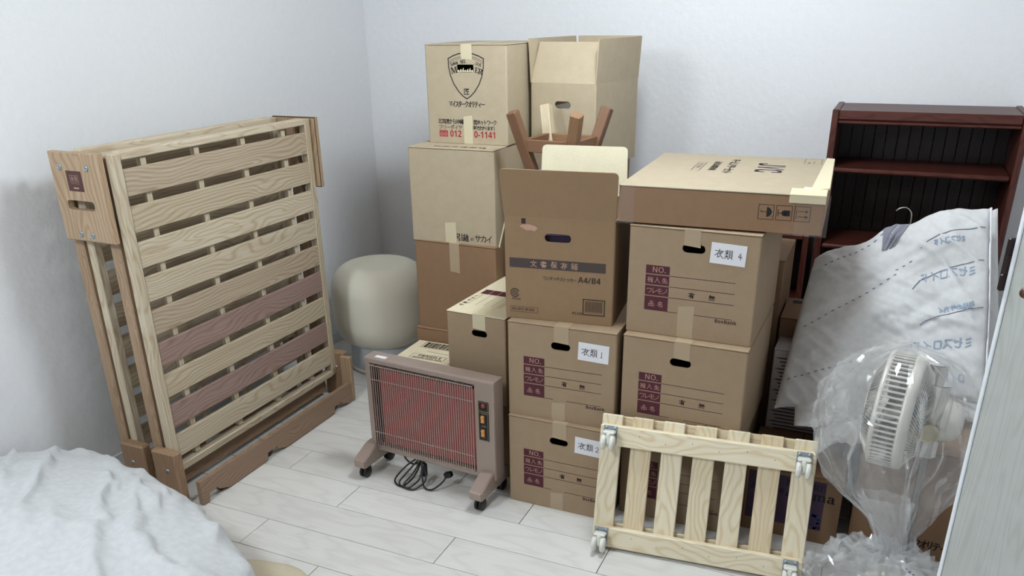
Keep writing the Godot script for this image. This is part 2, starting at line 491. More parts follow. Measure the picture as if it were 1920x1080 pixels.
# ---------------------------------------------------------------- cartons
# root at the front left bottom corner; x right, y up, z towards the viewer
func carton(called: String, label: String, group: String, at_: Vector3, turn: float, w: float, d: float, h: float, mat: String, o := {}) -> Node3D:
	var c := thing(called, label, "box", at_, turn, group)
	var t := 0.004
	var st := begin()
	var r := 0.005
	# upright walls: rounded ring from the front right round to the front left
	var ring := []
	for k in [[w - r, -r, 0.0], [w - r, -d + r, 90.0], [r, -d + r, 180.0], [r, -r, 270.0]]:
		for s in 4:
			var a := deg_to_rad(90.0 - k[2] - s * 30.0)
			ring.append(Vector2(k[0] + r * cos(a), k[1] + r * sin(a)))
	var hole: Array = o.get("hole", [])
	for i in ring.size() - 1:
		st.set_smooth_group(-1 if i % 4 == 3 else 3)
		var a: Vector2 = ring[i]
		var b: Vector2 = ring[i + 1]
		var n := Vector3((a.x + b.x) * 0.5 - w * 0.5, 0, (a.y + b.y) * 0.5 + d * 0.5)
		if i % 4 == 3:
			n = Vector3(b.y - a.y, 0, a.x - b.x) * (1.0 if (Vector3(b.y - a.y, 0, a.x - b.x)).dot(n) > 0 else -1.0)
		face(st, [Vector3(a.x, 0, a.y), Vector3(b.x, 0, b.y), Vector3(b.x, h, b.y), Vector3(a.x, h, a.y)], n)
	st.set_smooth_group(-1)
	for k in [[Vector3(w - t, 0, -t), Vector3(w - t, 0, -d + t), Vector3(-1, 0, 0)], [Vector3(w - t, 0, -d + t), Vector3(t, 0, -d + t), Vector3(0, 0, 1)], [Vector3(t, 0, -d + t), Vector3(t, 0, -t), Vector3(1, 0, 0)]]:
		face(st, [k[0], k[1], k[1] + Vector3(0, h, 0), k[0] + Vector3(0, h, 0)], k[2])
	# rim and bottom
	for k in [[0, w, -t, 0], [0, w, -d, -d + t], [0, t, -d + t, -t], [w - t, w, -d + t, -t]]:
		face(st, [Vector3(k[0], h, k[2]), Vector3(k[1], h, k[2]), Vector3(k[1], h, k[3]), Vector3(k[0], h, k[3])], Vector3(0, 1, 0))
	face(st, [Vector3(r, 0, -r), Vector3(w - r, 0, -r), Vector3(w - r, 0, -d + r), Vector3(r, 0, -d + r)], Vector3(0, -1, 0))
	face(st, [Vector3(r, t, -r), Vector3(w - r, t, -r), Vector3(w - r, t, -d + r), Vector3(r, t, -d + r)], Vector3(0, 1, 0))
	var front := Rect2(r, 0, w - 2 * r, h)
	if hole.size():
		add_holed(st, front, Rect2(hole[0], hole[1], hole[2], hole[3]), minf(hole[3] * 0.5, hole[2] * 0.5) if not o.get("torn", false) else 0.004, 0, t)
	else:
		face(st, [Vector3(r, 0, 0), Vector3(w - r, 0, 0), Vector3(w - r, h, 0), Vector3(r, h, 0)], Vector3(0, 0, 1))
	part(c, "body", done(st), mats[mat])
	if not o.get("open", false):
		var seam: float = o.get("seam", 0.5)
		for s in 2:
			var x0 := 0.0 if s == 0 else w * seam + 0.0008
			var x1 := w * seam - 0.0008 if s == 0 else w
			var xf := at((x0 + x1) * 0.5, h + 0.0032, -d * 0.5)
			xf.basis = Basis(Vector3(0, 0, 1), (0.004 if s == 0 else -0.004) * rng.randf_range(-0.5, 1.0))
			part(c, "top_flap", cbox(x1 - x0, 0.004, d + 0.001, 0.0012), mats[o.get("top", mat)], xf)
	if o.has("tape"):
		var tp: Array = o.tape    # x0, x1, lower edge on the front
		var f := begin()
		face(f, [Vector3(tp[0], tp[2], 0.0006), Vector3(tp[1], tp[2] - 0.004, 0.0006), Vector3(tp[1], h + 0.0054, 0.0012), Vector3(tp[0], h + 0.0054, 0.0012)], Vector3(0, 0, 1))
		face(f, [Vector3(tp[0], h + 0.0056, 0.0012), Vector3(tp[1], h + 0.0056, 0.0012), Vector3(tp[1], h + 0.0056, -d), Vector3(tp[0], h + 0.0056, -d)], Vector3(0, 1, 0))
		part(c, "tape_strip", done(f), mats[o.get("tape_mat", "tape")])
	if o.has("tape_low"):
		var tl: Array = o.tape_low
		var f := begin()
		face(f, [Vector3(tl[0], 0, 0.0006), Vector3(tl[1], 0, 0.0006), Vector3(tl[1], tl[2], 0.0006), Vector3(tl[0], tl[2] - 0.005, 0.0006)], Vector3(0, 0, 1))
		part(c, "tape_strip", done(f), mats[o.get("tape_mat", "tape")])
	return c

func print_on(c: Node3D, st: SurfaceTool, ink: String, xf := at(0, 0, 0.0004), called := "lettering", label := "") -> MeshInstance3D:
	return part(c, called, done(st), mats[ink], xf, label)

func on_top(h: float) -> Transform3D:
	return Transform3D(Basis(Vector3(1, 0, 0), Vector3(0, 0, -1), Vector3(0, 1, 0)), Vector3(0, h + 0.0058, 0))

# the mover's form printed on a front: maroon headings, four ruled lines
func moving_form(c: Node3D) -> void:
	var m := begin()
	for k in [[0.181, 0.206], [0.149, 0.178], [0.117, 0.146], [0.072, 0.114]]:
		rect(m, 0.053, k[0], 0.122, k[1])
		print_on(c, m, "ink_maroon", at(0, 0, 0.0005), "form_heading", "maroon form heading")
		m = begin()
	for y in [0.179, 0.1475, 0.1155]:
		ribbon(m, Vector2(0.123, y), Vector2(0.306, y), 0.0016)
	ribbon(m, Vector2(0.123, 0.0725), Vector2(0.15, 0.0725), 0.0016)
	ribbon(m, Vector2(0.196, 0.0725), Vector2(0.306, 0.0725), 0.0016)
	print_on(c, m, "ink_maroon", at(0, 0, 0.0005), "ruled_lines", "thin maroon ruled lines")
	var b := begin()
	jp(b, "有", 0.18, 0.122, 0.0155, 1.0, 0.16)
	print_on(c, b, "ink_brown", at(0, 0, 0.0005), "lettering")
	b = begin()
	jp(b, "無", 0.238, 0.122, 0.0155, 1.0, 0.125)
	print_on(c, b, "ink_brown", at(0, 0, 0.0005), "lettering")
	b = begin()
	latin(b, "BoxBank", 0.258, 0.064, 0.0105, 0, "Droid Sans", true)
	print_on(c, b, "ink_brown", at(0, 0, 0.0005), "lettering")
	for k in 4:
		var p := begin()
		if k == 0:
			latin(p, "NO.", 0.071, 0.194, 0.0155, 0, "Droid Sans", false, 1.1)
		elif k == 1:
			jp(p, "搬入先", 0.059, 0.156, 0.015, 1.0, 0.09, 1.42)
		elif k == 2:
			jp(p, "ワレモノ", 0.058, 0.124, 0.015, 1.0, 0.09, 1.02)
		else:
			jp(p, "品名", 0.066, 0.085, 0.0155, 1.0, 0.09, 1.7)
		print_on(c, p, "ink_pale", at(0, 0, 0.0009), "lettering")

func paper_note(c: Node3D, x: float, y: float, turn: float, number: String) -> void:
	var st := begin()
	add_cbox(st, Vector3(0.096, 0.058, 0.0006), 0.0)
	var n := part(c, "paper_label", done(st), mats["paper"], Transform3D(Basis(Vector3(0, 0, 1), turn), Vector3(x + 0.048, y + 0.029, 0.0012)), "white paper label with handwriting")
	var k := begin()
	jp(k, "衣", -0.036, -0.012, 0.024, 0.95, 0.075)
	jp(k, "類", -0.009, -0.012, 0.024, 0.85, 0.07)
	jp_number(k, number, 0.02 if number != "4" else 0.026, -0.01, 0.017)
	part(n, "handwriting", done(k), mats["ink"], at(0, 0, 0.0006))

func jp_number(st: SurfaceTool, number: String, x: float, y: float, h: float) -> void:
	var g := {"1": "a0ak 6kek", "2": "34a0i5d c3k ikk", "4": "c03cjc d6ck"}
	if number == "2":
		g["2"] = "34a0h4ga3kkk"
	for line in stroke_list(g[number]):
		for i in line.size() - 1:
			ribbon(st, Vector2(x + line[i].x * h * 0.7, y + (1 - line[i].y) * h), Vector2(x + line[i + 1].x * h * 0.7, y + (1 - line[i + 1].y) * h), 0.0017)

func flap(c: Node3D, w: float, len: float, mat: String, hinge: Transform3D, tilt: float, taper := 0.0, round_ := 0.0, called := "open_flap") -> void:
	# hinge along local x, the flap rises along y and leans by tilt about x
	var o := PackedVector2Array()
	o.append(Vector2(0, 0))
	o.append(Vector2(w, 0))
	for s in 5:
		var a := s * PI * 0.5 / 4.0
		o.append(Vector2(w - taper - round_ + round_ * cos(a), len - round_ + round_ * sin(a)))
	for s in 5:
		var a := PI * 0.5 + s * PI * 0.5 / 4.0
		o.append(Vector2(taper + round_ + round_ * cos(a), len - round_ + round_ * sin(a)))
	if round_ == 0.0:
		o = PackedVector2Array([Vector2(0, 0), Vector2(w, 0), Vector2(w - taper, len), Vector2(taper, len)])
	var st := begin()
	add_prism(st, o, -0.004, 0.0)
	part(c, called, done(st), mats[mat], hinge * Transform3D(Basis(Vector3(1, 0, 0), tilt), Vector3.ZERO))

# ---------------------------------------------------------------- the scene
const LEFT := -2.4
const BACK := -3.645
const RIGHT := 0.98
const FRONT := 2.2
const HIGH := 2.36

func _ready() -> void:
	rng.seed = 7
	# camera
	var cam := Camera3D.new()
	cam.name = "camera"
	add_child(cam)
	cam.position = Vector3(0, 1.5, 0)
	cam.rotation = Vector3(-0.412, 0.4251, -0.0157)
	cam.set_frustum(2.0 * 0.05 * 540.0 / 1537.1, Vector2(0, 0.05 * 160.0 / 1537.1), 0.05, 50.0)
	cam.current = true
	# environment
	var we := WorldEnvironment.new()
	we.name = "environment"
	var env := Environment.new()
	env.background_mode = Environment.BG_COLOR
	env.background_color = Color(0.02, 0.02, 0.025)
	env.tonemap_mode = Environment.TONE_MAPPER_LINEAR
	env.tonemap_exposure = 1.3
	env.sdfgi_enabled = true
	env.ssao_enabled = true
	env.ssil_enabled = true
	we.environment = env
	add_child(we)
	# ceiling lamp of the room
	make_materials()
	ceiling_light("round white flush ceiling lamp over the stored cartons", Vector3(-0.62, HIGH, -2.2), 1.25)
	ceiling_light("round white flush ceiling lamp at the viewer's end of the room", Vector3(-1.7, HIGH, -0.1), 1.45)
	room()
	folding_bed()
	cartons()
	stool()
	heater()
	wastebin()
	bookcases()
	castor_rack()
	garments()
	fan()
	bags()
	bedding()
	doors()

func ceiling_light(label: String, p: Vector3, energy: float) -> void:
	var t := thing("ceiling_light", label, "lamp", p)
	var st := begin()
	add_lathe(st, [Vector2(0.0, -0.075), Vector2(0.08, -0.074), Vector2(0.15, -0.066), Vector2(0.2, -0.045), Vector2(0.215, -0.02), Vector2(0.215, 0.0)], 40)
	var m := plain("lamp_shade", Color(0.95, 0.95, 0.95), 0.5)
	m.emission_enabled = true
	m.emission = Color(0.96, 1.0, 1.0)
	m.emission_energy_multiplier = 1.2
	part(t, "shade", done(st), m)
	var rim := begin()
	add_lathe(rim, [Vector2(0.216, -0.022), Vector2(0.228, -0.022), Vector2(0.228, -0.001), Vector2(0.0, -0.001)], 40, Transform3D.IDENTITY, true)
	part(t, "rim", done(rim), mats["white_plastic"])
	var l := OmniLight3D.new()
	l.name = "lamp_light"
	l.position = Vector3(0, -0.28, 0)
	l.light_size = 0.19
	l.light_energy = energy
	l.light_color = Color(0.93, 0.972, 1.0)
	l.omni_range = 12.0
	l.omni_attenuation = 2.0
	l.shadow_enabled = true
	t.add_child(l)

func room() -> void:
	var wall_tex := grain_image(256, Color(0.96, 0.96, 0.96), Color(1, 1, 1), 0.05, 3, 0.0, 0.7)
	var wm := tri_mat("wallpaper", wall_tex, Color(0.9, 0.905, 0.915), Vector3(2.2, 2.2, 2.2), 0.75)
	var bump := NoiseTexture2D.new()
	bump.width = 256
	bump.height = 256
	bump.seamless = true
	bump.noise = noise(0.035, 9, 3)
	wm.heightmap_enabled = true
	wm.heightmap_texture = bump
	wm.heightmap_scale = 0.12
	var cx := (LEFT + RIGHT) * 0.5
	var cz := (BACK + FRONT) * 0.5
	var lx := RIGHT - LEFT
	var lz := FRONT - BACK
	structure("wall_left", cbox(0.1, HIGH + 0.2, lz + 0.2, 0.0), wm, "pale papered wall behind the slatted bed frame", "wall", at(LEFT - 0.05, HIGH * 0.5, cz))
	structure("wall_back", cbox(lx, HIGH + 0.2, 0.1, 0.0), wm, "pale papered wall behind the stacked cartons and the bookcase", "wall", at(cx, HIGH * 0.5, BACK - 0.05))
	structure("wall_right", cbox(0.1, HIGH + 0.2, lz + 0.2, 0.0), wm, "pale papered wall hidden beyond the white door", "wall", at(RIGHT + 0.05, HIGH * 0.5, cz))
	structure("wall_front", cbox(lx, HIGH + 0.2, 0.1, 0.0), wm, "pale papered wall behind the viewer", "wall", at(cx, HIGH * 0.5, FRONT + 0.05))
	structure("ceiling", cbox(lx, 0.1, lz, 0.0), plain("ceiling_wood", Color(0.6, 0.53, 0.46), 0.7), "flat ceiling of the room above the stored things", "ceiling", at(cx, HIGH + 0.05, cz))
	var f := structure("floor", cbox(lx + 0.2, 0.1, lz + 0.2, 0.0), plain("floor_joint", Color(0.2, 0.17, 0.17), 0.8), "whitewashed grey plank floor with thin dark joints", "floor", at(cx, -0.058, cz))
	var ft := wood_image(Color(1, 1, 1), Color(0.95, 0.945, 0.94), 2, 3.0, 61, 0.7)
	var fm := []
	for i in 5:
		var v := 0.83 + 0.01 * i
		fm.append(tri_mat("floor_plank%d" % i, ft, Color(v, v - 0.002, v - 0.014), Vector3(0.7, 3, 5), 0.45, Vector3(0.27 * i, 0.1, 0.33 * i)))
	var joints := {2: -1.367, 1: -1.670, 0: -1.057, -1: -1.507, -2: -1.817, -6: -1.956, -3: -1.2, -4: -1.65, -5: -1.35}
	for row in range(-13, 28):
		var z := -1.8135 + row * 0.1448
		var z0 := maxf(z - 0.0712, BACK)
		var z1 := minf(z + 0.0712, FRONT)
		if z1 - z0 < 0.01:
			continue
		var j: float = joints.get(row, -1.2 - 0.31 * (posmod(row * 7, 3)))
		var x := j - 1.826
		while x < RIGHT:
			var x0 := maxf(x, LEFT)
			var x1 := minf(x + 0.913, RIGHT)
			if x1 - x0 > 0.02:
				part(f, "plank", cbox(x1 - x0 - 0.0024, 0.008, z1 - z0, 0.0008), pick(fm), at((x0 + x1) * 0.5 - cx, 0.054, (z0 + z1) * 0.5 - cz))
			x += 0.913
	var bm := plain("skirting", Color(0.8, 0.81, 0.83), 0.5)
	structure("baseboard_back", cbox(lx, 0.055, 0.008, 0.002), bm, "low white skirting along the wall behind the cartons", "baseboard", at(cx, 0.0275, BACK + 0.004))
	structure("baseboard_left", cbox(0.008, 0.055, lz, 0.002), bm, "low white skirting along the wall behind the bed frame", "baseboard", at(LEFT + 0.004, 0.0275, cz))

# ---------------------------------------------------------------- folded slatted bed
func folding_bed() -> void:
	var t := thing("folding_bed_frame", "tall folded slatted wooden bed frame standing against the bare wall, with handle slot plate", "bed", Vector3(-2.02, 0, -1.717))
	# local: x to the right of the wall side is negative, z goes back; front slat face lies at x = 0
	var y0 := 0.1
	var len := 0.92
	for side in 2:
		var xf := 0.0 if side == 0 else -0.155
		# frame
		part(t, "stile", cbox(1.052, 0.031, 0.03, 0.003), cedar[0], upright_side(xf - 0.015, y0 + 0.526, -0.0155))
		part(t, "stile", cbox(1.052, 0.031, 0.03, 0.003), cedar[1], upright_side(xf - 0.015, y0 + 0.526, -len + 0.0155))
		part(t, "top_rail", cbox(len - 0.062, 0.024, 0.036, 0.003), cedar[2], along_z(xf - 0.019, y0 + 1.043, -len * 0.5))
		part(t, "bottom_rail", cbox(len - 0.062, 0.026, 0.036, 0.003), cedar[0], along_z(xf - 0.019, y0 + 0.01, -len * 0.5))
		var kinds := [3, 1, 2, 0, 3, 4, 5, 4, 0]
		for i in 9:
			var v := 0.965 - i * 0.1090
			part(t, "slat", cbox(len - 0.063, 0.079, 0.012, 0.0015), cedar[kinds[i] if side == 0 else (i * 2 + 1) % 6], along_z(xf - 0.008 if side == 0 else xf - 0.02, y0 + v, -len * 0.5))
		for u in [0.122, 0.341, 0.56, 0.776]:
			part(t, "batten", cbox(1.0, 0.022, 0.018, 0.001), cedar[2], upright_side(xf - 0.024, y0 + 0.526, -u))
		# inner deep frame behind each slat panel
		part(t, "leg_stile", cbox(0.98, 0.034, 0.042, 0.004), cedar_end[0], upright_side(xf - 0.069, y0 + 0.55, -0.02))
		part(t, "leg_stile", cbox(0.98, 0.034, 0.042, 0.004), cedar_end[0], upright_side(xf - 0.069, y0 + 0.55, -len + 0.02))
		# foot blocks
		for e in 2:
			var fz := 0.016 if e == 0 else -len - 0.016
			part(t, "foot_block", cbox(0.2, 0.105, 0.036, 0.006), cedar_end[1], Transform3D(Basis(Vector3(0, 1, 0), Vector3(1, 0, 0), Vector3(0, 0, -1)), Vector3(xf - 0.01 if side == 0 else xf + 0.005, 0.1, fz)))
			var s := begin()
			add_lathe(s, [Vector2(0.0, 0.003), Vector2(0.008, 0.002), Vector2(0.009, 0.0)], 14, Transform3D(Basis(Vector3(1, 0, 0), PI * 0.5), Vector3(xf, 0.13, fz + 0.018)))
			part(t, "bolt", done(s), mats["zinc"])
	# floor boards with castor notches
	for side in 2:
		var o := PackedVector2Array()
		var nb := [[0.03, 0.075], [0.33, 0.385], [0.75, 0.8]]
		o.append(Vector2(0, 0.09))
		o.append(Vector2(0, 0.004))
		for k in nb:
			o.append_array(PackedVector2Array([Vector2(k[0], 0.004), Vector2(k[0] + 0.004, 0.032), Vector2(k[1], 0.034), Vector2(k[1] + 0.006, 0.022), Vector2(k[1] + 0.03, 0.014), Vector2(k[1] + 0.05, 0.004)]))
		o.append(Vector2(0.89, 0.004))
		o.append(Vector2(0.89, 0.09))
		var st := begin()
		add_prism(st, o, -0.018, 0.0, Transform3D(Basis(Vector3(0, 0, -1), Vector3(0, 1, 0), Vector3(1, 0, 0)), Vector3(0.098 if side == 0 else -0.2, 0, 0.0)))
		part(t, "floor_board", done(st), tri_mat("floor_board_wood", cedar_end[0].albedo_texture, Color(0.6, 0.51, 0.43), Vector3(5, 5, 1.0), 0.55))
	part(t, "end_board", cbox(0.2, 0.05, 0.02, 0.003), cedar_end[0], upright(0.075, 0.1, -0.892))
	part(t, "tie_board", cbox(0.86, 0.07, 0.016, 0.002), cedar_end[1], along_z(-0.05, 0.06, -len * 0.5))
	# castors under the boards
	for z in [-0.11, -0.36, -0.775]:
		for x in [0.045, -0.12]:
			var s := begin()
			var ax := Transform3D(Basis(Vector3(0, 0, 1), PI * 0.5), Vector3(x + 0.026, 0.021, z))
			add_lathe(s, [Vector2(0.0, -0.012), Vector2(0.016, -0.012), Vector2(0.021, -0.008), Vector2(0.021, 0.008), Vector2(0.016, 0.012), Vector2(0, 0.012)], 18, ax)
			add_cbox(s, Vector3(0.016, 0.03, 0.034), 0.003, at(x + 0.026, 0.036, z))
			part(t, "castor", done(s), mats["black_plastic"])
	# handle plates across both halves
	for e in 2:
		var w := 0.2
		var h := 0.262
		var st := begin()
		add_holed(st, Rect2(0.003, 0.003, w - 0.006, h - 0.006), Rect2(0.041, 0.095, 0.11, 0.028), 0.009, 0.0, 0.02)
		add_rect_loft(st, [[0, 0, w, h, -0.02], [0, 0, w, h, -0.003], [0.003, 0.003, w - 0.003, h - 0.003, 0.0]])
		var xf := at(-0.225, 0.894, 0.031) if e == 0 else Transform3D(Basis(Vector3(0, 1, 0), PI), Vector3(0.02, 0.894, -len - 0.026))
		var pl := part(t, "handle_plate", done(st), tri_mat("plate_wood", turned_grain(cedar_end[0].albedo_texture), Color(0.71, 0.625, 0.52), Vector3(2.6, 0.9, 5), 0.5, Vector3(0.15, 0.2, 0)), xf)
		for b in [[0.04, 0.218], [0.148, 0.219], [0.069, 0.021], [0.116, 0.02]]:
			var s := begin()
			add_lathe(s, [Vector2(0.0025, 0.001), Vector2(0.003, 0.003), Vector2(0.0075, 0.0032), Vector2(0.0095, 0.001), Vector2(0.0095, 0.0)], 18, Transform3D(Basis(Vector3(1, 0, 0), PI * 0.5), Vector3(b[0], b[1], 0)))
			add_lathe(s, [Vector2(0.0, 0.0012), Vector2(0.0028, 0.0012)], 12, Transform3D(Basis(Vector3(1, 0, 0), PI * 0.5), Vector3(b[0], b[1], 0)))
			part(pl, "bolt", done(s), mats["zinc"])
		if e == 0:
			part(pl, "name_plaque", cbox(0.061, 0.059, 0.0012, 0.0004), plain("plaque", Color(0.3, 0.17, 0.17), 0.5), at(0.092, 0.18, 0.0005), "dark brown plaque with pale lettering")
			var k := begin()
			frame(k, 0.075, 0.178, 0.109, 0.197, 0.001)
			jp(k, "有保", 0.078, 0.1815, 0.012, 1.0, 0.1, 1.2)
			for i in 6:
				ribbon(k, Vector2(0.077 + i * 0.006, 0.173), Vector2(0.079 + i * 0.006, 0.173), 0.0012)
			rect(k, 0.083, 0.158, 0.104, 0.162)
			part(pl, "plaque_print", done(k), mats["ink_pale"], at(0, 0, 0.0014))
	part(t, "spacer_board", cbox(len - 0.09, 0.06, 0.018, 0.002), cedar[1], Transform3D(Basis(Vector3(0, 0, -1), Vector3(1, 0, 0), Vector3(0, -1, 0)), Vector3(-0.115, 1.13, -len * 0.5)))

# ---------------------------------------------------------------- all cartons
func cartons() -> void:
	var g := "brown moving cartons with a printed maroon form"
	var hole := [0.143, 0.2405, 0.062, 0.0245]
	var std := {"hole": hole, "tape": [0.153, 0.2, 0.266], "tape_low": [0.147, 0.191, 0.066]}
	# column under the document box
	var c := carton("moving_carton", "brown carton with a handwritten label 2, standing on the floor beside the heater", g, Vector3(-0.991, 0, -2.156), 0.0, 0.349, 0.43, 0.314, "kraft", std)
	moving_form(c)
	paper_note(c, 0.229, 0.226, -0.03, "2")
	c = carton("moving_carton", "brown carton with a handwritten label 1, under the open document box", g, Vector3(-0.9945, 0.3195, -2.168), 0.03, 0.35, 0.43, 0.312, "kraft", std)
	moving_form(c)
	paper_note(c, 0.231, 0.218, -0.035, "1")
	document_box()
	# column under the flat video box
	c = carton("moving_carton", "bottom brown carton on the floor right behind the castored slat rack", g, Vector3(-0.633, 0, -2.23), 0.0, 0.362, 0.43, 0.313, "kraft", {"tape": [0.153, 0.2, 0.266]})
	moving_form(c)
	c = carton("moving_carton", "brown carton without paper label, above and behind the slat rack", g, Vector3(-0.629, 0.319, -2.188), -0.02, 0.362, 0.43, 0.312, "kraft", std)
	moving_form(c)
	c = carton("moving_carton", "brown carton with a handwritten label 4, under the flat wide box", g, Vector3(-0.633, 0.6375, -2.222), -0.016, 0.365, 0.43, 0.312, "kraft", {"hole": [0.153, 0.2515, 0.064, 0.0245], "tape": [0.157, 0.203, 0.272], "tape_low": [0.153, 0.199, 0.098]})
	moving_form(c)
	paper_note(c, 0.232, 0.229, -0.04, "4")
	video_box()
	# column left of the document box
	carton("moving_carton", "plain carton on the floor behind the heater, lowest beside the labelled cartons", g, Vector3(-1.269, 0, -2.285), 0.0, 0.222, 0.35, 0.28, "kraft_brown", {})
	c = carton("moving_carton", "narrow-fronted brown carton with white top, just left of the document box", g, Vector3(-1.269, 0.286, -2.279), -0.055, 0.222, 0.42, 0.309, "kraft", {"hole": [0.095, 0.236, 0.058, 0.023], "tape": [0.1, 0.148, 0.265], "tape_mat": "tape_cream", "top": "kraft_white"})
	var m := begin()
	for k in 4:
		rect(m, 0.018 + k * 0.034, 0.2, 0.05 + k * 0.034, 0.248)
	for k in 5:
		ribbon(m, Vector2(0.034 + k * 0.03, 0.085), Vector2(0.034 + k * 0.03, 0.192), 0.0012)
	print_on(c, m, "ink_maroon", on_top(0.309), "print", "maroon printed form")
	var k2 := begin()
	for i in 5:
		jp(k2, "引越サカイ"[i], 0.012, 0.06 + i * 0.026, 0.014, 1.0, 0.14)
	print_on(c, k2, "ink_grey", on_top(0.309))
	movers_stack()
	open_carton()
	small_cartons()

func document_box() -> void:
	var c := carton("document_box", "open brown document box with a dark grey title band, flaps up", "", Vector3(-1.012, 0.6375, -2.195), 0.11, 0.337, 0.37, 0.318, "kraft_plus", {"hole": [0.125, 0.246, 0.081, 0.0255], "open": true})
	var b := begin()
	rect(b, 0.0155, 0.1625, 0.3115, 0.192)
	print_on(c, b, "ink_grey", at(0, 0, 0.0004), "print", "dark grey title band")
	var p := begin()
	jp(p, "文書保存箱", 0.082, 0.168, 0.0185, 1.0, 0.1, 1.7)
	print_on(c, p, "ink_pale", at(0, 0, 0.0008))
	var k := begin()
	jp(k, "ワンタッチストッカー", 0.121, 0.1295, 0.0105, 0.88, 0.13, 1.12)
	latin(k, "A4/B4", 0.229, 0.137, 0.0175, 0, "Droid Sans", true)
	latin(k, "PLUS", 0.212, 0.0315, 0.0085, 0, "Droid Sans", true, 1.15)
	frame(k, 0.017, 0.021, 0.104, 0.038, 0.0011)
	ribbon(k, Vector2(0.0575, 0.022), Vector2(0.0575, 0.037), 0.0011)
	latin(k, "DN-281", 0.0205, 0.0298, 0.0078, 0, "Droid Sans", true, 0.92)
	latin(k, "40-626", 0.0625, 0.0298, 0.0078, 0, "Droid Sans", true, 0.92)
	disc(k, Vector2(0.0315, 0.0815), 0.0145, 0.0115, 0.35, TAU - 0.35)
	disc(k, Vector2(0.0315, 0.0815), 0.0085, 0.0062)
	ribbon(k, Vector2(0.025, 0.0815), Vector2(0.038, 0.0815), 0.0016)
	ribbon(k, Vector2(0.0285, 0.0865), Vector2(0.0345, 0.0765), 0.0014)
	latin(k, "Fluting", 0.021, 0.0625, 0.006, 0, "Droid Sans", true)
	frame(k, 0.246, 0.03, 0.311, 0.078, 0.0032)
	var x := 0.2515
	var i := 0
	while x < 0.305:
		var w := 0.0007 + 0.0007 * float((i * 7) % 3)
		rect(k, x, 0.0395 if i % 9 else 0.036, x + w, 0.073)
		x += w + 0.0008 + 0.0006 * float((i * 5) % 3)
		i += 1
	for s in 7:
		latin(k, str((s * 3 + 4) % 10), 0.253 + s * 0.0078, 0.0365, 0.0048)
	print_on(c, k, "ink_brown", at(0, 0, 0.0004), "print")
	var tear := begin()
	var pts := [Vector3(0.048, 0.289, 0), Vector3(0.056, 0.2945, 0), Vector3(0.078, 0.296, 0), Vector3(0.098, 0.291, 0), Vector3(0.104, 0.284, 0), Vector3(0.094, 0.276, 0), Vector3(0.083, 0.279, 0), Vector3(0.07, 0.277, 0), Vector3(0.062, 0.283, 0)]
	face(tear, pts, Vector3(0, 0, 1))
	print_on(c, tear, "ink_pale", at(0, 0, 0.0004), "torn_patch", "pale torn paper patch")
	var ts := begin()
	rect(ts, 0.054, 0.297, 0.067, 0.313)
	print_on(c, ts, "ink_brown", at(0, 0, 0.0004), "tape_scrap")
	# flaps: front leans to the viewer, back stands up with its pale inner side showing
	flap(c, 0.337, 0.142, "kraft_plus", at(0, 0.318, 0.0), 0.16, -0.006, 0.012)
	flap(c, 0.29, 0.155, "flap_inside", at(0.012, 0.318, -0.355), -0.06, 0.004, 0.014)
	flap(c, 0.33, 0.115, "flap_inside", Transform3D(Basis(Vector3(0, 1, 0), -PI * 0.5), Vector3(0.003, 0.314, -0.35)), 2.85, 0.02, 0.01)
	var cloth := thing("folded_cloth", "dark violet cloth inside the open document box, seen through its handle hole", "cloth", Vector3(-0.84, 0.645, -2.33), 0.11)
	var cs := begin()
	add_cbox(cs, Vector3(0.29, 0.1, 0.24), 0.03, at(0, 0.05, -0.02))
	add_cbox(cs, Vector3(0.28, 0.2, 0.13), 0.03, Transform3D(Basis(Vector3(0, 0, 1), 0.03), Vector3(0, 0.185, 0.03)))
	part(cloth, "cloth", done(cs), plain("violet_cloth", Color(0.16, 0.1, 0.19), 0.9))

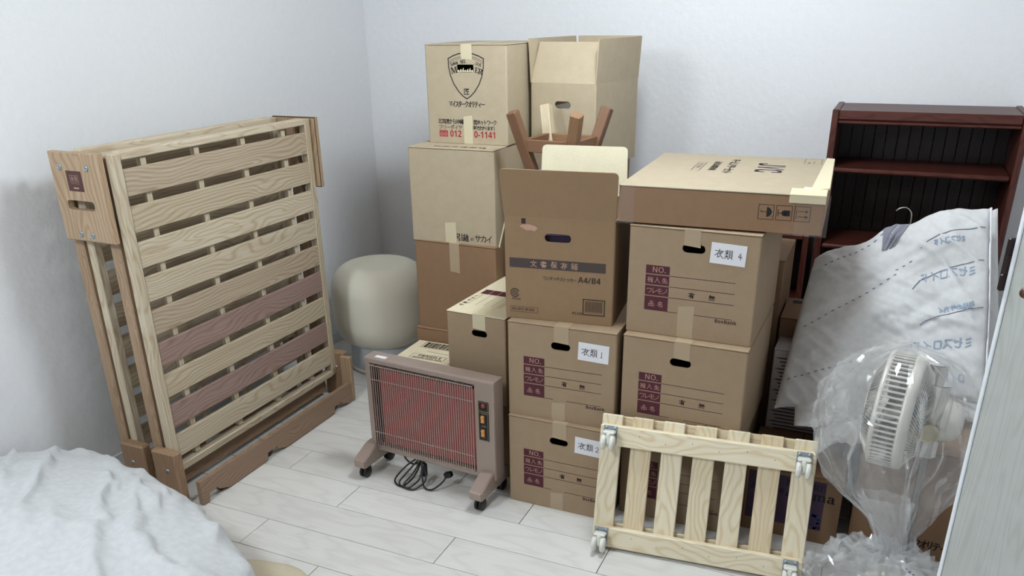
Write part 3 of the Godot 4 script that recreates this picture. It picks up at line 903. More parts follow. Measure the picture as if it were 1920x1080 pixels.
func video_box() -> void:
	var w := 0.545
	var d := 0.6
	var h := 0.098
	var c := carton("video_box", "wide flat brown box with printed top lying on the stack of cartons", "", Vector3(-0.67, 0.9605, -2.224), 0.038, w, d, h, "kraft_brown", {"top": "kraft_mid", "seam": 0.999})
	var k := begin()
	# three packing marks, turned on their side
	frame(k, 0.381, 0.034, 0.42, 0.0725, 0.0014)
	disc(k, Vector2(0.402, 0.0535), 0.013, 0.0, -PI * 0.5, PI * 0.5)
	ribbon(k, Vector2(0.388, 0.0535), Vector2(0.402, 0.0535), 0.0016)
	ribbon(k, Vector2(0.388, 0.0535), Vector2(0.388, 0.058), 0.0016)
	for i in 3:
		ribbon(k, Vector2(0.415, 0.041 + i * 0.012), Vector2(0.4175, 0.043 + i * 0.012), 0.001)
	print_on(c, k, "ink", at(0, 0, 0.0004), "packing_mark", "umbrella packing mark")
	k = begin()
	frame(k, 0.4265, 0.034, 0.4655, 0.0725, 0.0014)
	ribbon(k, Vector2(0.431, 0.045), Vector2(0.431, 0.061), 0.0018)
	ribbon(k, Vector2(0.431, 0.053), Vector2(0.447, 0.053), 0.0018)
	rect(k, 0.446, 0.0455, 0.461, 0.0605)
	disc(k, Vector2(0.447, 0.053), 0.0075)
	print_on(c, k, "ink", at(0, 0, 0.0004), "packing_mark", "wine glass packing mark")
	k = begin()
	frame(k, 0.472, 0.034, 0.511, 0.0725, 0.0014)
	ribbon(k, Vector2(0.477, 0.04), Vector2(0.477, 0.066), 0.0016)
	for y in [0.046, 0.06]:
		ribbon(k, Vector2(0.481, y), Vector2(0.503, y), 0.0016)
		face(k, [Vector3(0.507, y, 0), Vector3(0.499, y + 0.004, 0), Vector3(0.499, y - 0.004, 0)], Vector3(0, 0, 1))
	print_on(c, k, "ink", at(0, 0, 0.0004), "packing_mark", "two arrows packing mark")
	# the top print reads from the back edge towards the viewer
	var turned := func(x: float, y: float) -> Transform3D: return Transform3D(Basis(Vector3(0, 0, 1), Vector3(1, 0, 0), Vector3(0, 1, 0)), Vector3(x, h + 0.006, -y))
	var v := begin()
	polyline(v, [Vector2(0, 0.022), Vector2(0.004, 0.008), Vector2(0.022, 0.008), Vector2(0.028, 0.016), Vector2(0.028, 0.078)], 0.011)
	polyline(v, [Vector2(0.047, 0.079), Vector2(0.069, 0.01), Vector2(0.091, 0.079)], 0.01)
	polyline(v, [Vector2(0.148, 0.058), Vector2(0.143, 0.075), Vector2(0.12, 0.075), Vector2(0.112, 0.064), Vector2(0.112, 0.02), Vector2(0.12, 0.009), Vector2(0.143, 0.009), Vector2(0.148, 0.026)], 0.011)
	print_on(c, v, "ink_violet", turned.call(0.325, 0.46), "print", "dark violet brand lettering")
	var s := begin()
	jp(s, "ホームシアターセット", 0.0, 0.0, 0.026, 0.88, 0.13, 1.1)
	print_on(c, s, "ink", turned.call(0.24, 0.51))
	var s2 := begin()
	jp(s2, "品名先有書保存箱", 0.0, 0.0, 0.02, 0.9, 0.12, 1.1)
	print_on(c, s2, "ink", turned.call(0.195, 0.455))
	var s3 := begin()
	frame(s3, 0, 0, 0.145, 0.024, 0.0014)
	latin(s3, "0410-5067A", 0.02, 0.012, 0.012, 0, "Droid Sans", false)
	print_on(c, s3, "ink_grey", turned.call(0.146, 0.432))
	var s4 := begin()
	frame(s4, 0, 0, 0.1, 0.05, 0.0012)
	ribbon(s4, Vector2(0.05, 0.028), Vector2(0.09, 0.028), 0.002)
	rect(s4, 0.075, 0.01, 0.088, 0.018)
	print_on(c, s4, "ink_grey", turned.call(0.458, 0.59))
	# torn pale flaps on the right end
	var fl := begin()
	add_cbox(fl, Vector3(0.09, 0.004, 0.055), 0.001, Transform3D(Basis(Vector3(1, 0, 0), 0.12), Vector3(w - 0.044, h + 0.009, -0.016)))
	add_cbox(fl, Vector3(0.09, 0.022, 0.004), 0.001, at(w - 0.044, h - 0.004, 0.009))
	part(c, "torn_flap", done(fl), mats["tape_cream"], Transform3D.IDENTITY, "pale torn flap at the front corner")
	var fl2 := begin()
	add_prism(fl2, PackedVector2Array([Vector2(-0.03, 0.03), Vector2(0.018, 0.02), Vector2(0.012, 0.52), Vector2(-0.012, 0.56)]), 0.0, 0.004, Transform3D(Basis(Vector3(1, 0, 0.0), Vector3(0, 0, -1), Vector3(0, 1, 0)) * Basis(Vector3(0, 1, 0), -0.2), Vector3(w - 0.012, h + 0.011, -0.02)))
	part(c, "torn_flap", done(fl2), mats["tape_cream"], Transform3D.IDENTITY, "long pale torn flap along the right edge")
	part(c, "paper_label", cbox(0.025, 0.001, 0.032, 0.0), mats["paper"], at(0.497, h + 0.0066, -0.085))
	# clear tape over the ends
	var cl := plain("clear_tape", Color(0.9, 0.85, 0.82, 0.04), 0.12)
	cl.transparency = BaseMaterial3D.TRANSPARENCY_ALPHA
	for e in 2:
		var x0 := -0.0015 if e == 0 else w - 0.07
		var x1 := 0.045 if e == 0 else w + 0.012
		var f := begin()
		add_skin(f, func(a: float, b: float) -> Vector3: return Vector3(lerpf(x0, x1, a), lerpf(-0.004, h + 0.007, b), 0.0015 + 0.002 * absf(sin(a * 5.0 + b * 3.0)) * b * (1.0 - b) * 4.0), 8, 8, false, -1)
		part(c, "clear_tape", done(f), cl, Transform3D.IDENTITY, "shiny clear packing tape")

func movers_stack() -> void:
	var g := "mover's cartons stacked in the corner"
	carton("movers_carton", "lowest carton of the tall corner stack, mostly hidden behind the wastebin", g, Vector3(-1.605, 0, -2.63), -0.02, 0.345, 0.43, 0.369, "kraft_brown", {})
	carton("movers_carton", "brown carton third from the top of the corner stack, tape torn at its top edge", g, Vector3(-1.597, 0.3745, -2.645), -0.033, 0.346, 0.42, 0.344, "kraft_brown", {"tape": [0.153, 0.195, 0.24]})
	var c := carton("movers_carton", "pale brown carton second from the top of the corner stack, lettered at its foot", g, Vector3(-1.602, 0.724, -2.645), 0.02, 0.345, 0.42, 0.338, "kraft_pale", {"tape_low": [0.14, 0.185, 0.078], "tape_mat": "tape_cream"})
	var k := begin()
	jp(k, "引越", 0.187, 0.011, 0.025, 0.92, 0.13, 1.06)
	jp(k, "の", 0.243, 0.0135, 0.013, 1.0, 0.13)
	jp(k, "サカイ", 0.262, 0.013, 0.023, 0.98, 0.12, 1.02)
	print_on(c, k, "ink")
	var q := begin()
	for i in 6:
		jp(q, "料無海道国縄"[i], 0.09 + i * 0.036, 0.03, 0.018, 1.4, 0.12)
	print_on(c, q, "ink_grey", on_top(0.338))
	c = carton("movers_carton", "pale carton with a shield crest on top of the corner stack", g, Vector3(-1.575, 1.0682, -2.762), 0.02, 0.32, 0.36, 0.336, "kraft_pale", {"hole": [0.126, 0.2475, 0.066, 0.026], "torn": true, "tape": [0.144, 0.187, 0.293], "tape_low": [0.146, 0.181, 0.101], "tape_mat": "tape_cream"})
	var s := begin()
	var out := [Vector2(0.162, 0.312), Vector2(0.135, 0.309), Vector2(0.112, 0.302), Vector2(0.093, 0.293), Vector2(0.094, 0.265), Vector2(0.1, 0.236), Vector2(0.112, 0.208), Vector2(0.13, 0.183), Vector2(0.147, 0.167), Vector2(0.162, 0.158)]
	var mir := []
	for p in out:
		mir.append(Vector2(0.3245 - p.x, p.y))
	polyline(s, out, 0.0036)
	polyline(s, mir, 0.0036)
	for r in [0.008, 0.013]:
		var a := [Vector2(0.145, 0.3085 - r), Vector2(0.12, 0.303 - r), Vector2(0.097, 0.293 - r)]
		var b := []
		for p in a:
			b.append(Vector2(0.3245 - p.x, p.y))
		polyline(s, a, 0.0011)
		polyline(s, b, 0.0011)
	var word := "Sakai M.S. Co.,Ltd."
	var x := 0.0
	for i in word.length():
		if i < 10 or i > 13:
			var ang := lerpf(0.36, -0.36, i / 18.0)
			latin(s, word[i], 0.1605 - sin(ang) * 0.168, 0.113 + cos(ang) * 0.17, 0.0115, ang, "Droid Sans", true, 0.9)
	latin(s, "M", 0.1015, 0.251, 0.021, 0.2, "Droid Serif", true)
	latin(s, "E", 0.196, 0.256, 0.018, -0.16, "Droid Serif", true)
	latin(s, "R", 0.209, 0.252, 0.019, -0.22, "Droid Serif", true)
	jp(s, "匠", 0.152, 0.173, 0.019, 1.0, 0.14)
	jp(s, "マイスタークオリティー", 0.09, 0.13, 0.0185, 0.66, 0.14, 1.06)
	jp(s, "北海道から沖縄", 0.043, 0.07, 0.0155, 0.88, 0.13, 1.06)
	jp(s, "国ネットワーク", 0.187, 0.07, 0.015, 0.82, 0.14, 1.06)
	jp(s, "料でかかります)", 0.185, 0.051, 0.0135, 0.78, 0.13, 1.06)
	print_on(c, s, "ink", at(0, 0, 0.0004), "print", "black crest outline and lettering")
	var b2 := begin()
	jp(b2, "フリーダイヤ", 0.045, 0.0495, 0.0145, 0.95, 0.1, 1.16)
	print_on(c, b2, "ink_brown")
	var r2 := begin()
	latin(r2, "012", 0.088, 0.034, 0.0225, 0, "Droid Sans", true, 0.92)
	latin(r2, "0-1141", 0.186, 0.034, 0.0225, 0, "Droid Sans", true, 0.92)
	rect(r2, 0.045, 0.0225, 0.0795, 0.0415)
	rect(r2, 0.045, 0.0425, 0.0795, 0.0455)
	print_on(c, r2, "ink_red", at(0, 0, 0.0004), "print", "red telephone number")
	var r3 := begin()
	for e in [0.0545, 0.07]:
		disc(r3, Vector2(e, 0.0315), 0.007, 0.0052)
		disc(r3, Vector2(e, 0.0315), 0.0022)
	print_on(c, r3, "ink_pale", at(0, 0, 0.0008))
	var tg := begin()
	for i in 7:
		var x0 := 0.128 + i * 0.009
		face(tg, [Vector3(x0, 0.249, 0.0008), Vector3(x0 + 0.009, 0.249, 0.0008), Vector3(x0 + 0.006, 0.2555 + 0.004 * (i % 3), -0.0008), Vector3(x0 + 0.002, 0.2545, 0.0)], Vector3(0, 0, 1))
	part(c, "torn_edge", done(tg), mats["tape_cream"])

func open_carton() -> void:
	var c := carton("open_carton", "tall open brown carton with raised flaps, right of the crest carton", "", Vector3(-1.24, 0.972, -2.945), -0.13, 0.268, 0.37, 0.3, "kraft_pale", {"hole": [0.102, 0.212, 0.066, 0.026], "open": true})
	flap(c, 0.268, 0.15, "kraft_pale", at(0, 0.3, 0), -0.42, 0.006)
	flap(c, 0.37, 0.148, "kraft_pale", Transform3D(Basis(Vector3(0, 1, 0), PI * 0.5), Vector3(0.268, 0.3, 0)), 0.06)
	flap(c, 0.268, 0.15, "kraft_pale", Transform3D(Basis(Vector3(0, 1, 0), PI), Vector3(0.268, 0.3, -0.37)), 0.1)
	flap(c, 0.37, 0.15, "kraft_pale", Transform3D(Basis(Vector3(0, 1, 0), -PI * 0.5), Vector3(0, 0.3, -0.37)), 0.06)
	var inside := begin()
	add_cbox(inside, Vector3(0.2, 0.02, 0.3), 0.004, at(0.134, 0.2, -0.19))
	part(c, "packing_sheet", done(inside), mats["paper"], Transform3D.IDENTITY, "white packing sheet inside")
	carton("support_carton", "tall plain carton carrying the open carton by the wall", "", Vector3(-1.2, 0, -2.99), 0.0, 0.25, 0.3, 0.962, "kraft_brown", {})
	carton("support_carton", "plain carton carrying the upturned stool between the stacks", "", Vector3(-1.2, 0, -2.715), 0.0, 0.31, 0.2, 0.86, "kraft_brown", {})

func small_cartons() -> void:
	var c := carton("shipping_carton", "low pale-topped shipping carton with scattered prints between heater and corner stack", "", Vector3(-1.583, 0, -2.425), 0.0, 0.298, 0.19, 0.32, "kraft_brown", {"top": "kraft_white", "seam": 0.999})
	var k := begin()
	frame(k, 0.04, 0.125, 0.2, 0.18, 0.002)
	for i in 3:
		jp(k, "書品箱名保存先有", 0.048, 0.131 + i * 0.016, 0.013, 1.1, 0.16)
	frame(k, 0.05, 0.02, 0.19, 0.06, 0.0016)
	latin(k, "FRAGILE", 0.075, 0.047, 0.018, 0, "Droid Sans", true)
	latin(k, "Handle with care", 0.06, 0.029, 0.011, 0, "Droid Sans", true)
	ribbon(k, Vector2(0.09, 0.093), Vector2(0.24, 0.085), 0.0016)
	jp(k, "搬入箱書", 0.225, 0.035, 0.024, 1.1, 0.13)
	jp(k, "品名先有", 0.225, 0.012, 0.016, 1.1, 0.13)
	latin(k, "Express", 0.235, 0.135, 0.022, 0, "Droid Sans", true)
	print_on(c, k, "ink_brown", on_top(0.32))
	var v := begin()
	face(v, [Vector3(0.25, 0.15, 0), Vector3(0.29, 0.163, 0), Vector3(0.28, 0.178, 0), Vector3(0.262, 0.172, 0)], Vector3(0, 0, 1))
	print_on(c, v, "ink_violet", on_top(0.32))
	# behind the labelled columns
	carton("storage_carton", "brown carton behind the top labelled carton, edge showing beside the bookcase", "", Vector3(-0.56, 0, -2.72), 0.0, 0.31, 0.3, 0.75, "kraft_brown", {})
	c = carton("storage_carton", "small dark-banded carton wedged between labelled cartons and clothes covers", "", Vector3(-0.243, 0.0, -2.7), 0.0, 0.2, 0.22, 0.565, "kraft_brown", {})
	k = begin()
	rect(k, 0.02, 0.16, 0.1, 0.195)
	print_on(c, k, "ink", on_top(0.565))
	# printed box leaning its text side to the viewer
	c = carton("appliance_box", "blue printed appliance box on the floor behind the rack's right end", "", Vector3(-0.25, 0, -2.29), 0.0, 0.282, 0.27, 0.225, "kraft_brown", {})
	k = begin()
	rect(k, 0.01, 0.045, 0.235, 0.212)
	print_on(c, k, "ink_violet", at(0, 0, 0.0004), "print", "dark violet picture panel")
	k = begin()
	for i in 90:
		var p := Vector2(rng.randf_range(0.15, 0.232), rng.randf_range(0.048, 0.1))
		disc(k, p, rng.randf_range(0.002, 0.005))
	part(c, "print", done(k), plain("ink_blue", Color(0.2, 0.24, 0.42), 0.6), at(0, 0, 0.0008), "blue flower picture")
	k = begin()
	latin(k, "NATURE", 0.12, 0.19, 0.02, 0, "Droid Serif")
	latin(k, "Aroma", 0.12, 0.16, 0.03, 0, "Droid Serif", true)
	jp(k, "品名書保存", 0.02, 0.15, 0.018, 1.0, 0.08)
	print_on(c, k, "ink", at(0, 0, 0.0009))
	c = carton("instruction_box", "whitish box covered in small dark text lines behind the rack", "", Vector3(-0.238, 0, -2.575), -0.02, 0.225, 0.12, 0.5, "coated_white", {})
	k = begin()
	for row in 24:
		var x := 0.018 + 0.006 * (row % 3)
		if row % 3 == 0:
			disc(k, Vector2(0.012, 0.475 - row * 0.0125), 0.0018)
		while x < 0.21:
			var w := rng.randf_range(0.006, 0.022)
			ribbon(k, Vector2(x, 0.475 - row * 0.0125), Vector2(minf(x + w, 0.214), 0.475 - row * 0.0125), 0.0042)
			x += w + 0.0035
	print_on(c, k, "ink_violet", at(0, 0, 0.0004), "print", "rows of small dark text")
	c = carton("movers_carton", "mover's carton on the floor behind the bagged fan", "", Vector3(0.064, 0, -2.3), 0.0, 0.36, 0.3, 0.36, "kraft_brown", {})
	k = begin()
	jp(k, "マイスタークオリティー", 0.09, 0.055, 0.025, 0.66, 0.14, 1.06)
	print_on(c, k, "ink")
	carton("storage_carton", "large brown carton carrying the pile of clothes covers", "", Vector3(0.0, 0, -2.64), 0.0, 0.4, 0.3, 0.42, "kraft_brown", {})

func bar_between(a: Vector3, b: Vector3, w: float, d: float, facing: Vector3) -> Transform3D:
	# a board stored along x laid from a to b, its z side turned to facing
	var x := (b - a).normalized()
	var z := (facing - x * facing.dot(x)).normalized()
	return Transform3D(Basis(x, z.cross(x), z), (a + b) * 0.5)

func stool() -> void:
	var c := Vector3(-1.035, 0.868, -2.72)
	var t := thing("wooden_stool", "upturned wooden stool with its four legs in the air between the cartons", "stool", c)
	var st := begin()
	add_lathe(st, [Vector2(0, 0), Vector2(0.135, 0), Vector2(0.142, 0.006), Vector2(0.142, 0.02), Vector2(0.136, 0.026), Vector2(0, 0.026)], 36)
	part(t, "seat", done(st), stoolwood[0])
	var feet := []
	var tops := []
	for i in 4:
		var a := deg_to_rad(180.0 + 39.0 - 90.0 * i) 
		var d := Vector3(cos(a), 0, -sin(a))
		tops.append(d * 0.062 + Vector3(0, 0.026, 0))
		feet.append(d * 0.17 + Vector3(0, 0.336, 0))
	# order: left, far, right, near
	for i in 4:
		var d: Vector3 = (feet[i] - tops[i])
		var out := Vector3(d.x, 0, d.z).normalized()
		part(t, "leg", cbox(d.length(), 0.036, 0.036, 0.003), stoolwood[[0, 1, 0, 2][i]], bar_between(tops[i], feet[i], 0.036, 0.036, out.rotated(Vector3.UP, PI * 0.25)))
	for i in 4:
		var a: Vector3 = feet[i].lerp(tops[i], 0.36)
		var b: Vector3 = feet[(i + 1) % 4].lerp(tops[(i + 1) % 4], 0.36)
		var m := (a + b) * 0.5
		part(t, "stretcher", cbox((b - a).length() - 0.02, 0.04, 0.018, 0.002), stoolwood[0 if i != 1 else 2], bar_between(a, b, 0.04, 0.018, Vector3(m.x, 0, m.z).normalized()))

# ---------------------------------------------------------------- panel heater
func heater() -> void:
	var t := thing("panel_heater", "bronze panel heater with a red radiant panel behind a wire grille, on four castors", "heater", Vector3(-1.527, 0, -2.149), -0.072)
	var w := 0.508
	var y0 := 0.085
	var y1 := 0.441
	var mt := plain("bronze_paint", Color(0.62, 0.555, 0.515), 0.38, 0.3)
	var st := begin()
	add_rect_loft(st, [[0.004, y0 + 0.004, w - 0.004, y1 - 0.004, -0.062], [0, y0, w, y1, -0.058], [0, y0, w, y1, -0.006], [0.002, y0 + 0.002, w - 0.002, y1 - 0.002, -0.001], [0.006, y0 + 0.006, w - 0.006, y1 - 0.006, 0.0], [0.02, y0 + 0.018, 0.436, y1 - 0.019, 0.0], [0.022, y0 + 0.02, 0.434, y1 - 0.021, -0.004], [0.022, y0 + 0.02, 0.434, y1 - 0.021, -0.03]])
	face(st, [Vector3(0.004, y0 + 0.004, -0.062), Vector3(w - 0.004, y0 + 0.004, -0.062), Vector3(w - 0.004, y1 - 0.004, -0.062), Vector3(0.004, y1 - 0.004, -0.062)], Vector3(0, 0, -1))
	part(t, "housing", done(st), mt)
	part(t, "recess_back", cbox(0.412, 0.315, 0.004, 0.0), mats["black_plastic"], at(0.228, (y0 + y1) * 0.5, -0.028))
	var pm := tri_mat("radiant_panel", grain_image(128, Color(0.9, 0.9, 0.9), Color(1, 1, 1), 0.06, 21, 0.0, 0.8), Color(0.64, 0.33, 0.31), Vector3(6, 6, 6), 0.5)
	part(t, "radiant_panel", cbox(0.384, 0.288, 0.008, 0.002), pm, at(0.241, (y0 + y1) * 0.5 - 0.007, -0.018))
	var g := begin()
	var n := 46
	for i in n:
		var x := 0.025 + 0.405 * i / (n - 1.0)
		add_cbox(g, Vector3(0.0021, 0.311, 0.0021), 0.0, at(x, (y0 + y1) * 0.5 - 0.002, 0.005))
		add_cbox(g, Vector3(0.0021, 0.0021, 0.016), 0.0, at(x, y1 - 0.024, -0.002))
		add_cbox(g, Vector3(0.0021, 0.0021, 0.014), 0.0, at(x, y0 + 0.021, -0.001))
	for y in [0.278, 0.077]:
		add_cbox(g, Vector3(0.405, 0.0026, 0.0026), 0.0, at(0.2275, y0 + y, 0.0035))
	for y in [0.33, 0.024]:
		add_cbox(g, Vector3(0.405, 0.0026, 0.0026), 0.0, at(0.2275, y0 + y, 0.0035))
	var gr := part(t, "wire_grille", done(g), plain("grille_wire", Color(0.72, 0.65, 0.62), 0.35, 0.5))
	gr.set_meta("kind", "stuff")
	var cp := part(t, "control_panel", cbox(0.038, 0.141, 0.004, 0.0015), plain("control_black", Color(0.035, 0.03, 0.04), 0.3), at(0.468, y0 + 0.214, 0.001))
	var fr := begin()
	frame(fr, -0.0165, -0.068, 0.0165, 0.068, 0.0009)
	latin(fr, "Sunlamela", -0.0135, 0.036, 0.0062)
	latin(fr, "heater", -0.008, 0.029, 0.0055)
	latin(fr, "600W", -0.006, -0.017, 0.0048)
	disc(fr, Vector2(0, 0.02), 0.0014)
	disc(fr, Vector2(0, -0.06), 0.0014)
	part(cp, "print", done(fr), plain("ink_gold", Color(0.62, 0.55, 0.42), 0.4), at(0, 0, 0.0023))
	for y in [0.222, 0.172]:
		var sw := begin()
		add_cbox(sw, Vector3(0.0125, 0.026, 0.004), 0.001, at(0, 0, 0))
		add_cbox(sw, Vector3(0.0105, 0.012, 0.006), 0.001, Transform3D(Basis(Vector3(1, 0, 0), 0.25), Vector3(0, 0.005, 0.002)))
		add_cbox(sw, Vector3(0.0105, 0.012, 0.006), 0.001, Transform3D(Basis(Vector3(1, 0, 0), -0.25), Vector3(0, -0.006, 0.001)))
		part(cp, "switch", done(sw), plain("switch_amber", Color(0.8, 0.56, 0.28), 0.3), at(-0.002, y - 0.214, 0.003))
	var em := begin()
	add_lathe(em, [Vector2(0, 0.002), Vector2(0.006, 0.0015), Vector2(0.0075, 0)], 16, Transform3D(Basis(Vector3(1, 0, 0), PI * 0.5), Vector3(0.0, 0.056, 0.002)))
	part(cp, "emblem", done(em), plain("emblem_red", Color(0.6, 0.22, 0.16), 0.35), Transform3D.IDENTITY)
	part(t, "rating_label", cbox(0.044, 0.0006, 0.017, 0.0), mats["paper"], at(0.058, y1 + 0.0003, -0.021), "white sticker on the top left")
	# feet with castors
	for x in [0.006, 0.477]:
		var o := PackedVector2Array([Vector2(0.082, 0.048), Vector2(0.086, 0.053), Vector2(0.086, 0.076), Vector2(0.081, 0.08), Vector2(0.014, 0.112), Vector2(-0.005, 0.114), Vector2(-0.066, 0.114), Vector2(-0.11, 0.09), Vector2(-0.114, 0.084), Vector2(-0.114, 0.052), Vector2(-0.11, 0.048)])
		var f := begin()
		var fx := Transform3D(Basis(Vector3(0, 0, 1), Vector3(0, 1, 0), Vector3(-1, 0, 0)), Vector3(x, 0, 0))
		add_prism(f, o, -0.021, 0.021, fx)
		var inner := PackedVector2Array()
		for p in o:
			inner.append(Vector2(-0.024, 0.08) + (p - Vector2(-0.024, 0.08)) * Vector2(0.965, 0.9))
		add_prism(f, inner, -0.0245, 0.0245, fx)
		var ft := part(t, "foot", done(f), mt)
		for z in [0.055, -0.088]:
			var s := begin()
			for e in [-0.008, 0.008]:
				add_lathe(s, [Vector2(0, -0.006), Vector2(0.017, -0.006), Vector2(0.0215, -0.003), Vector2(0.0215, 0.003), Vector2(0.017, 0.006), Vector2(0, 0.006)], 18, Transform3D(Basis(Vector3(0, 0, 1), PI * 0.5), Vector3(x + e, 0.0215, z)))
			add_cbox(s, Vector3(0.026, 0.026, 0.034), 0.006, at(x, 0.038, z - 0.006))
			part(ft, "castor", done(s), mats["black_plastic"])
	# flex bundled under the housing
	var c := begin()
	for k in 3:
		var a := 0.135 + 0.024 * k
		add_tube(c, curve_points([Vector3(0.2, 0.095, -0.03), Vector3(a + 0.01, 0.05, 0.0 + 0.012 * k), Vector3(a - 0.01, 0.012, 0.045 + 0.008 * k), Vector3(a + 0.03, 0.005, 0.06), Vector3(a + 0.055, 0.03, 0.02), Vector3(0.205, 0.09, -0.02)]), 0.0032, 7)
	add_tube(c, curve_points([Vector3(0.115, 0.09, -0.03), Vector3(0.13, 0.066, -0.02), Vector3(0.165, 0.055, -0.015), Vector3(0.2, 0.075, -0.02), Vector3(0.21, 0.09, -0.03)]), 0.0032, 7)
	add_tube(c, curve_points([Vector3(0.205, 0.075, -0.01), Vector3(0.235, 0.012, 0.03), Vector3(0.27, 0.006, 0.035), Vector3(0.3, 0.03, 0.01), Vector3(0.31, 0.055, -0.01)]), 0.0032, 7)
	add_cbox(c, Vector3(0.03, 0.02, 0.022), 0.004, Transform3D(Basis(Vector3(0, 0, 1), 0.4), Vector3(0.312, 0.052, -0.012)))
	add_cbox(c, Vector3(0.016, 0.05, 0.02), 0.004, at(0.222, 0.055, 0.0))
	part(t, "power_cord", done(c), mats["black_plastic"])

func wastebin() -> void:
	var t := thing("wastebin", "round white bin with a bulky beige rounded cover, in the room corner", "bin", Vector3(-2.02, 0, -3.02))
	var st := begin()
	add_lathe(st, [Vector2(0, 0.012), Vector2(0.152, 0.012), Vector2(0.154, 0.02), Vector2(0.152, 0.2), Vector2(0.15, 0.2), Vector2(0.148, 0.03), Vector2(0, 0.03)], 56, Transform3D.IDENTITY, true)
	part(t, "body", done(st), plain("bin_white", Color(0.78, 0.8, 0.83), 0.35))
	var rim := begin()
	add_lathe(rim, [Vector2(0.14, 0.0), Vector2(0.157, 0.0), Vector2(0.161, 0.005), Vector2(0.161, 0.013), Vector2(0.156, 0.018), Vector2(0.15, 0.018)], 56)
	part(t, "foot_ring", done(rim), mats["white_plastic"])
	var prof := [Vector2(0.0, 0.12), Vector2(0.12, 0.12)]
	for i in 13:
		var a := -PI * 0.5 + PI * 0.5 * i / 12.0
		prof.append(Vector2(0.12 + 0.1 * cos(a), 0.245 + 0.125 * sin(a)))
	for i in 13:
		var a := PI * 0.5 * i / 12.0
		prof.append(Vector2(0.12 + 0.1 * cos(a), 0.37 + 0.12 * sin(a)))
	prof.append(Vector2(0.0, 0.495))
	var cv := begin()
	add_lathe(cv, prof, 56)
	part(t, "cover", done(cv), plain("bin_beige", Color(0.9, 0.885, 0.82), 0.8), Transform3D.IDENTITY, "beige rounded cover")

func bookcases() -> void:
	var t := thing("bookcase", "dark reddish brown bookcase against the wall, its top shelf empty", "bookcase", Vector3(-0.206, 0, BACK + 0.01))
	var w := 0.634
	var d := 0.305
	var h := 1.168
	for x in [0.011, w - 0.011]:
		part(t, "side", cbox(h, 0.022, d, 0.003), walnut[0], Transform3D(Basis(Vector3(0, 1, 0), Vector3(-1, 0, 0), Vector3(0, 0, 1)), Vector3(x, h * 0.5, d * 0.5)))
	part(t, "top_board", cbox(w - 0.044, 0.018, d - 0.012, 0.002), walnut[0], at(w * 0.5, h - 0.013, d * 0.5 - 0.004))
	var tr := begin()
	add_cbox(tr, Vector3(w - 0.044, 0.03, 0.014), 0.005, at(w * 0.5, h - 0.022, d - 0.009))
	add_cbox(tr, Vector3(w - 0.044, 0.012, 0.01), 0.003, at(w * 0.5, h - 0.044, d - 0.013))
	part(t, "top_rail", done(tr), walnut[0])
	for y in [0.95, 0.66, 0.38, 0.06]:
		var s := begin()
		add_cbox(s, Vector3(w - 0.046, 0.018, d - 0.03), 0.006, at(w * 0.5, y, d * 0.5 + 0.008))
		part(t, "shelf", done(s), walnut[0])
	var n := 14
	for i in n:
		var bw := (w - 0.044) / n
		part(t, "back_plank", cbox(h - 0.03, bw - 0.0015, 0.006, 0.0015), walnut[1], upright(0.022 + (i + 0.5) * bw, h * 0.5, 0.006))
	part(t, "plinth", cbox(w - 0.046, 0.05, 0.014, 0.002), walnut[0], at(w * 0.5, 0.026, d - 0.02))
	# lower unit beside it, only its right end shows between the boxes
	var u := thing("low_bookcase", "lower dark brown shelf unit glimpsed between the flat box and the tall bookcase", "bookcase", Vector3(-0.86, 0, BACK + 0.01))
	w = 0.63
	h = 0.695
	for x in [0.011, w - 0.011]:
		part(u, "side", cbox(h, 0.022, d, 0.003), walnut[0], Transform3D(Basis(Vector3(0, 1, 0), Vector3(-1, 0, 0), Vector3(0, 0, 1)), Vector3(x, h * 0.5, d * 0.5)))
	for y in [h - 0.01, 0.38, 0.05]:
		part(u, "shelf", cbox(w - 0.044, 0.018, d - 0.012, 0.003), walnut[0], at(w * 0.5, y, d * 0.5))
	for i in 12:
		var bw := (w - 0.044) / 12.0
		part(u, "back_plank", cbox(h - 0.02, bw - 0.0015, 0.006, 0.0015), walnut[1], upright(0.022 + (i + 0.5) * bw, h * 0.5, 0.006))

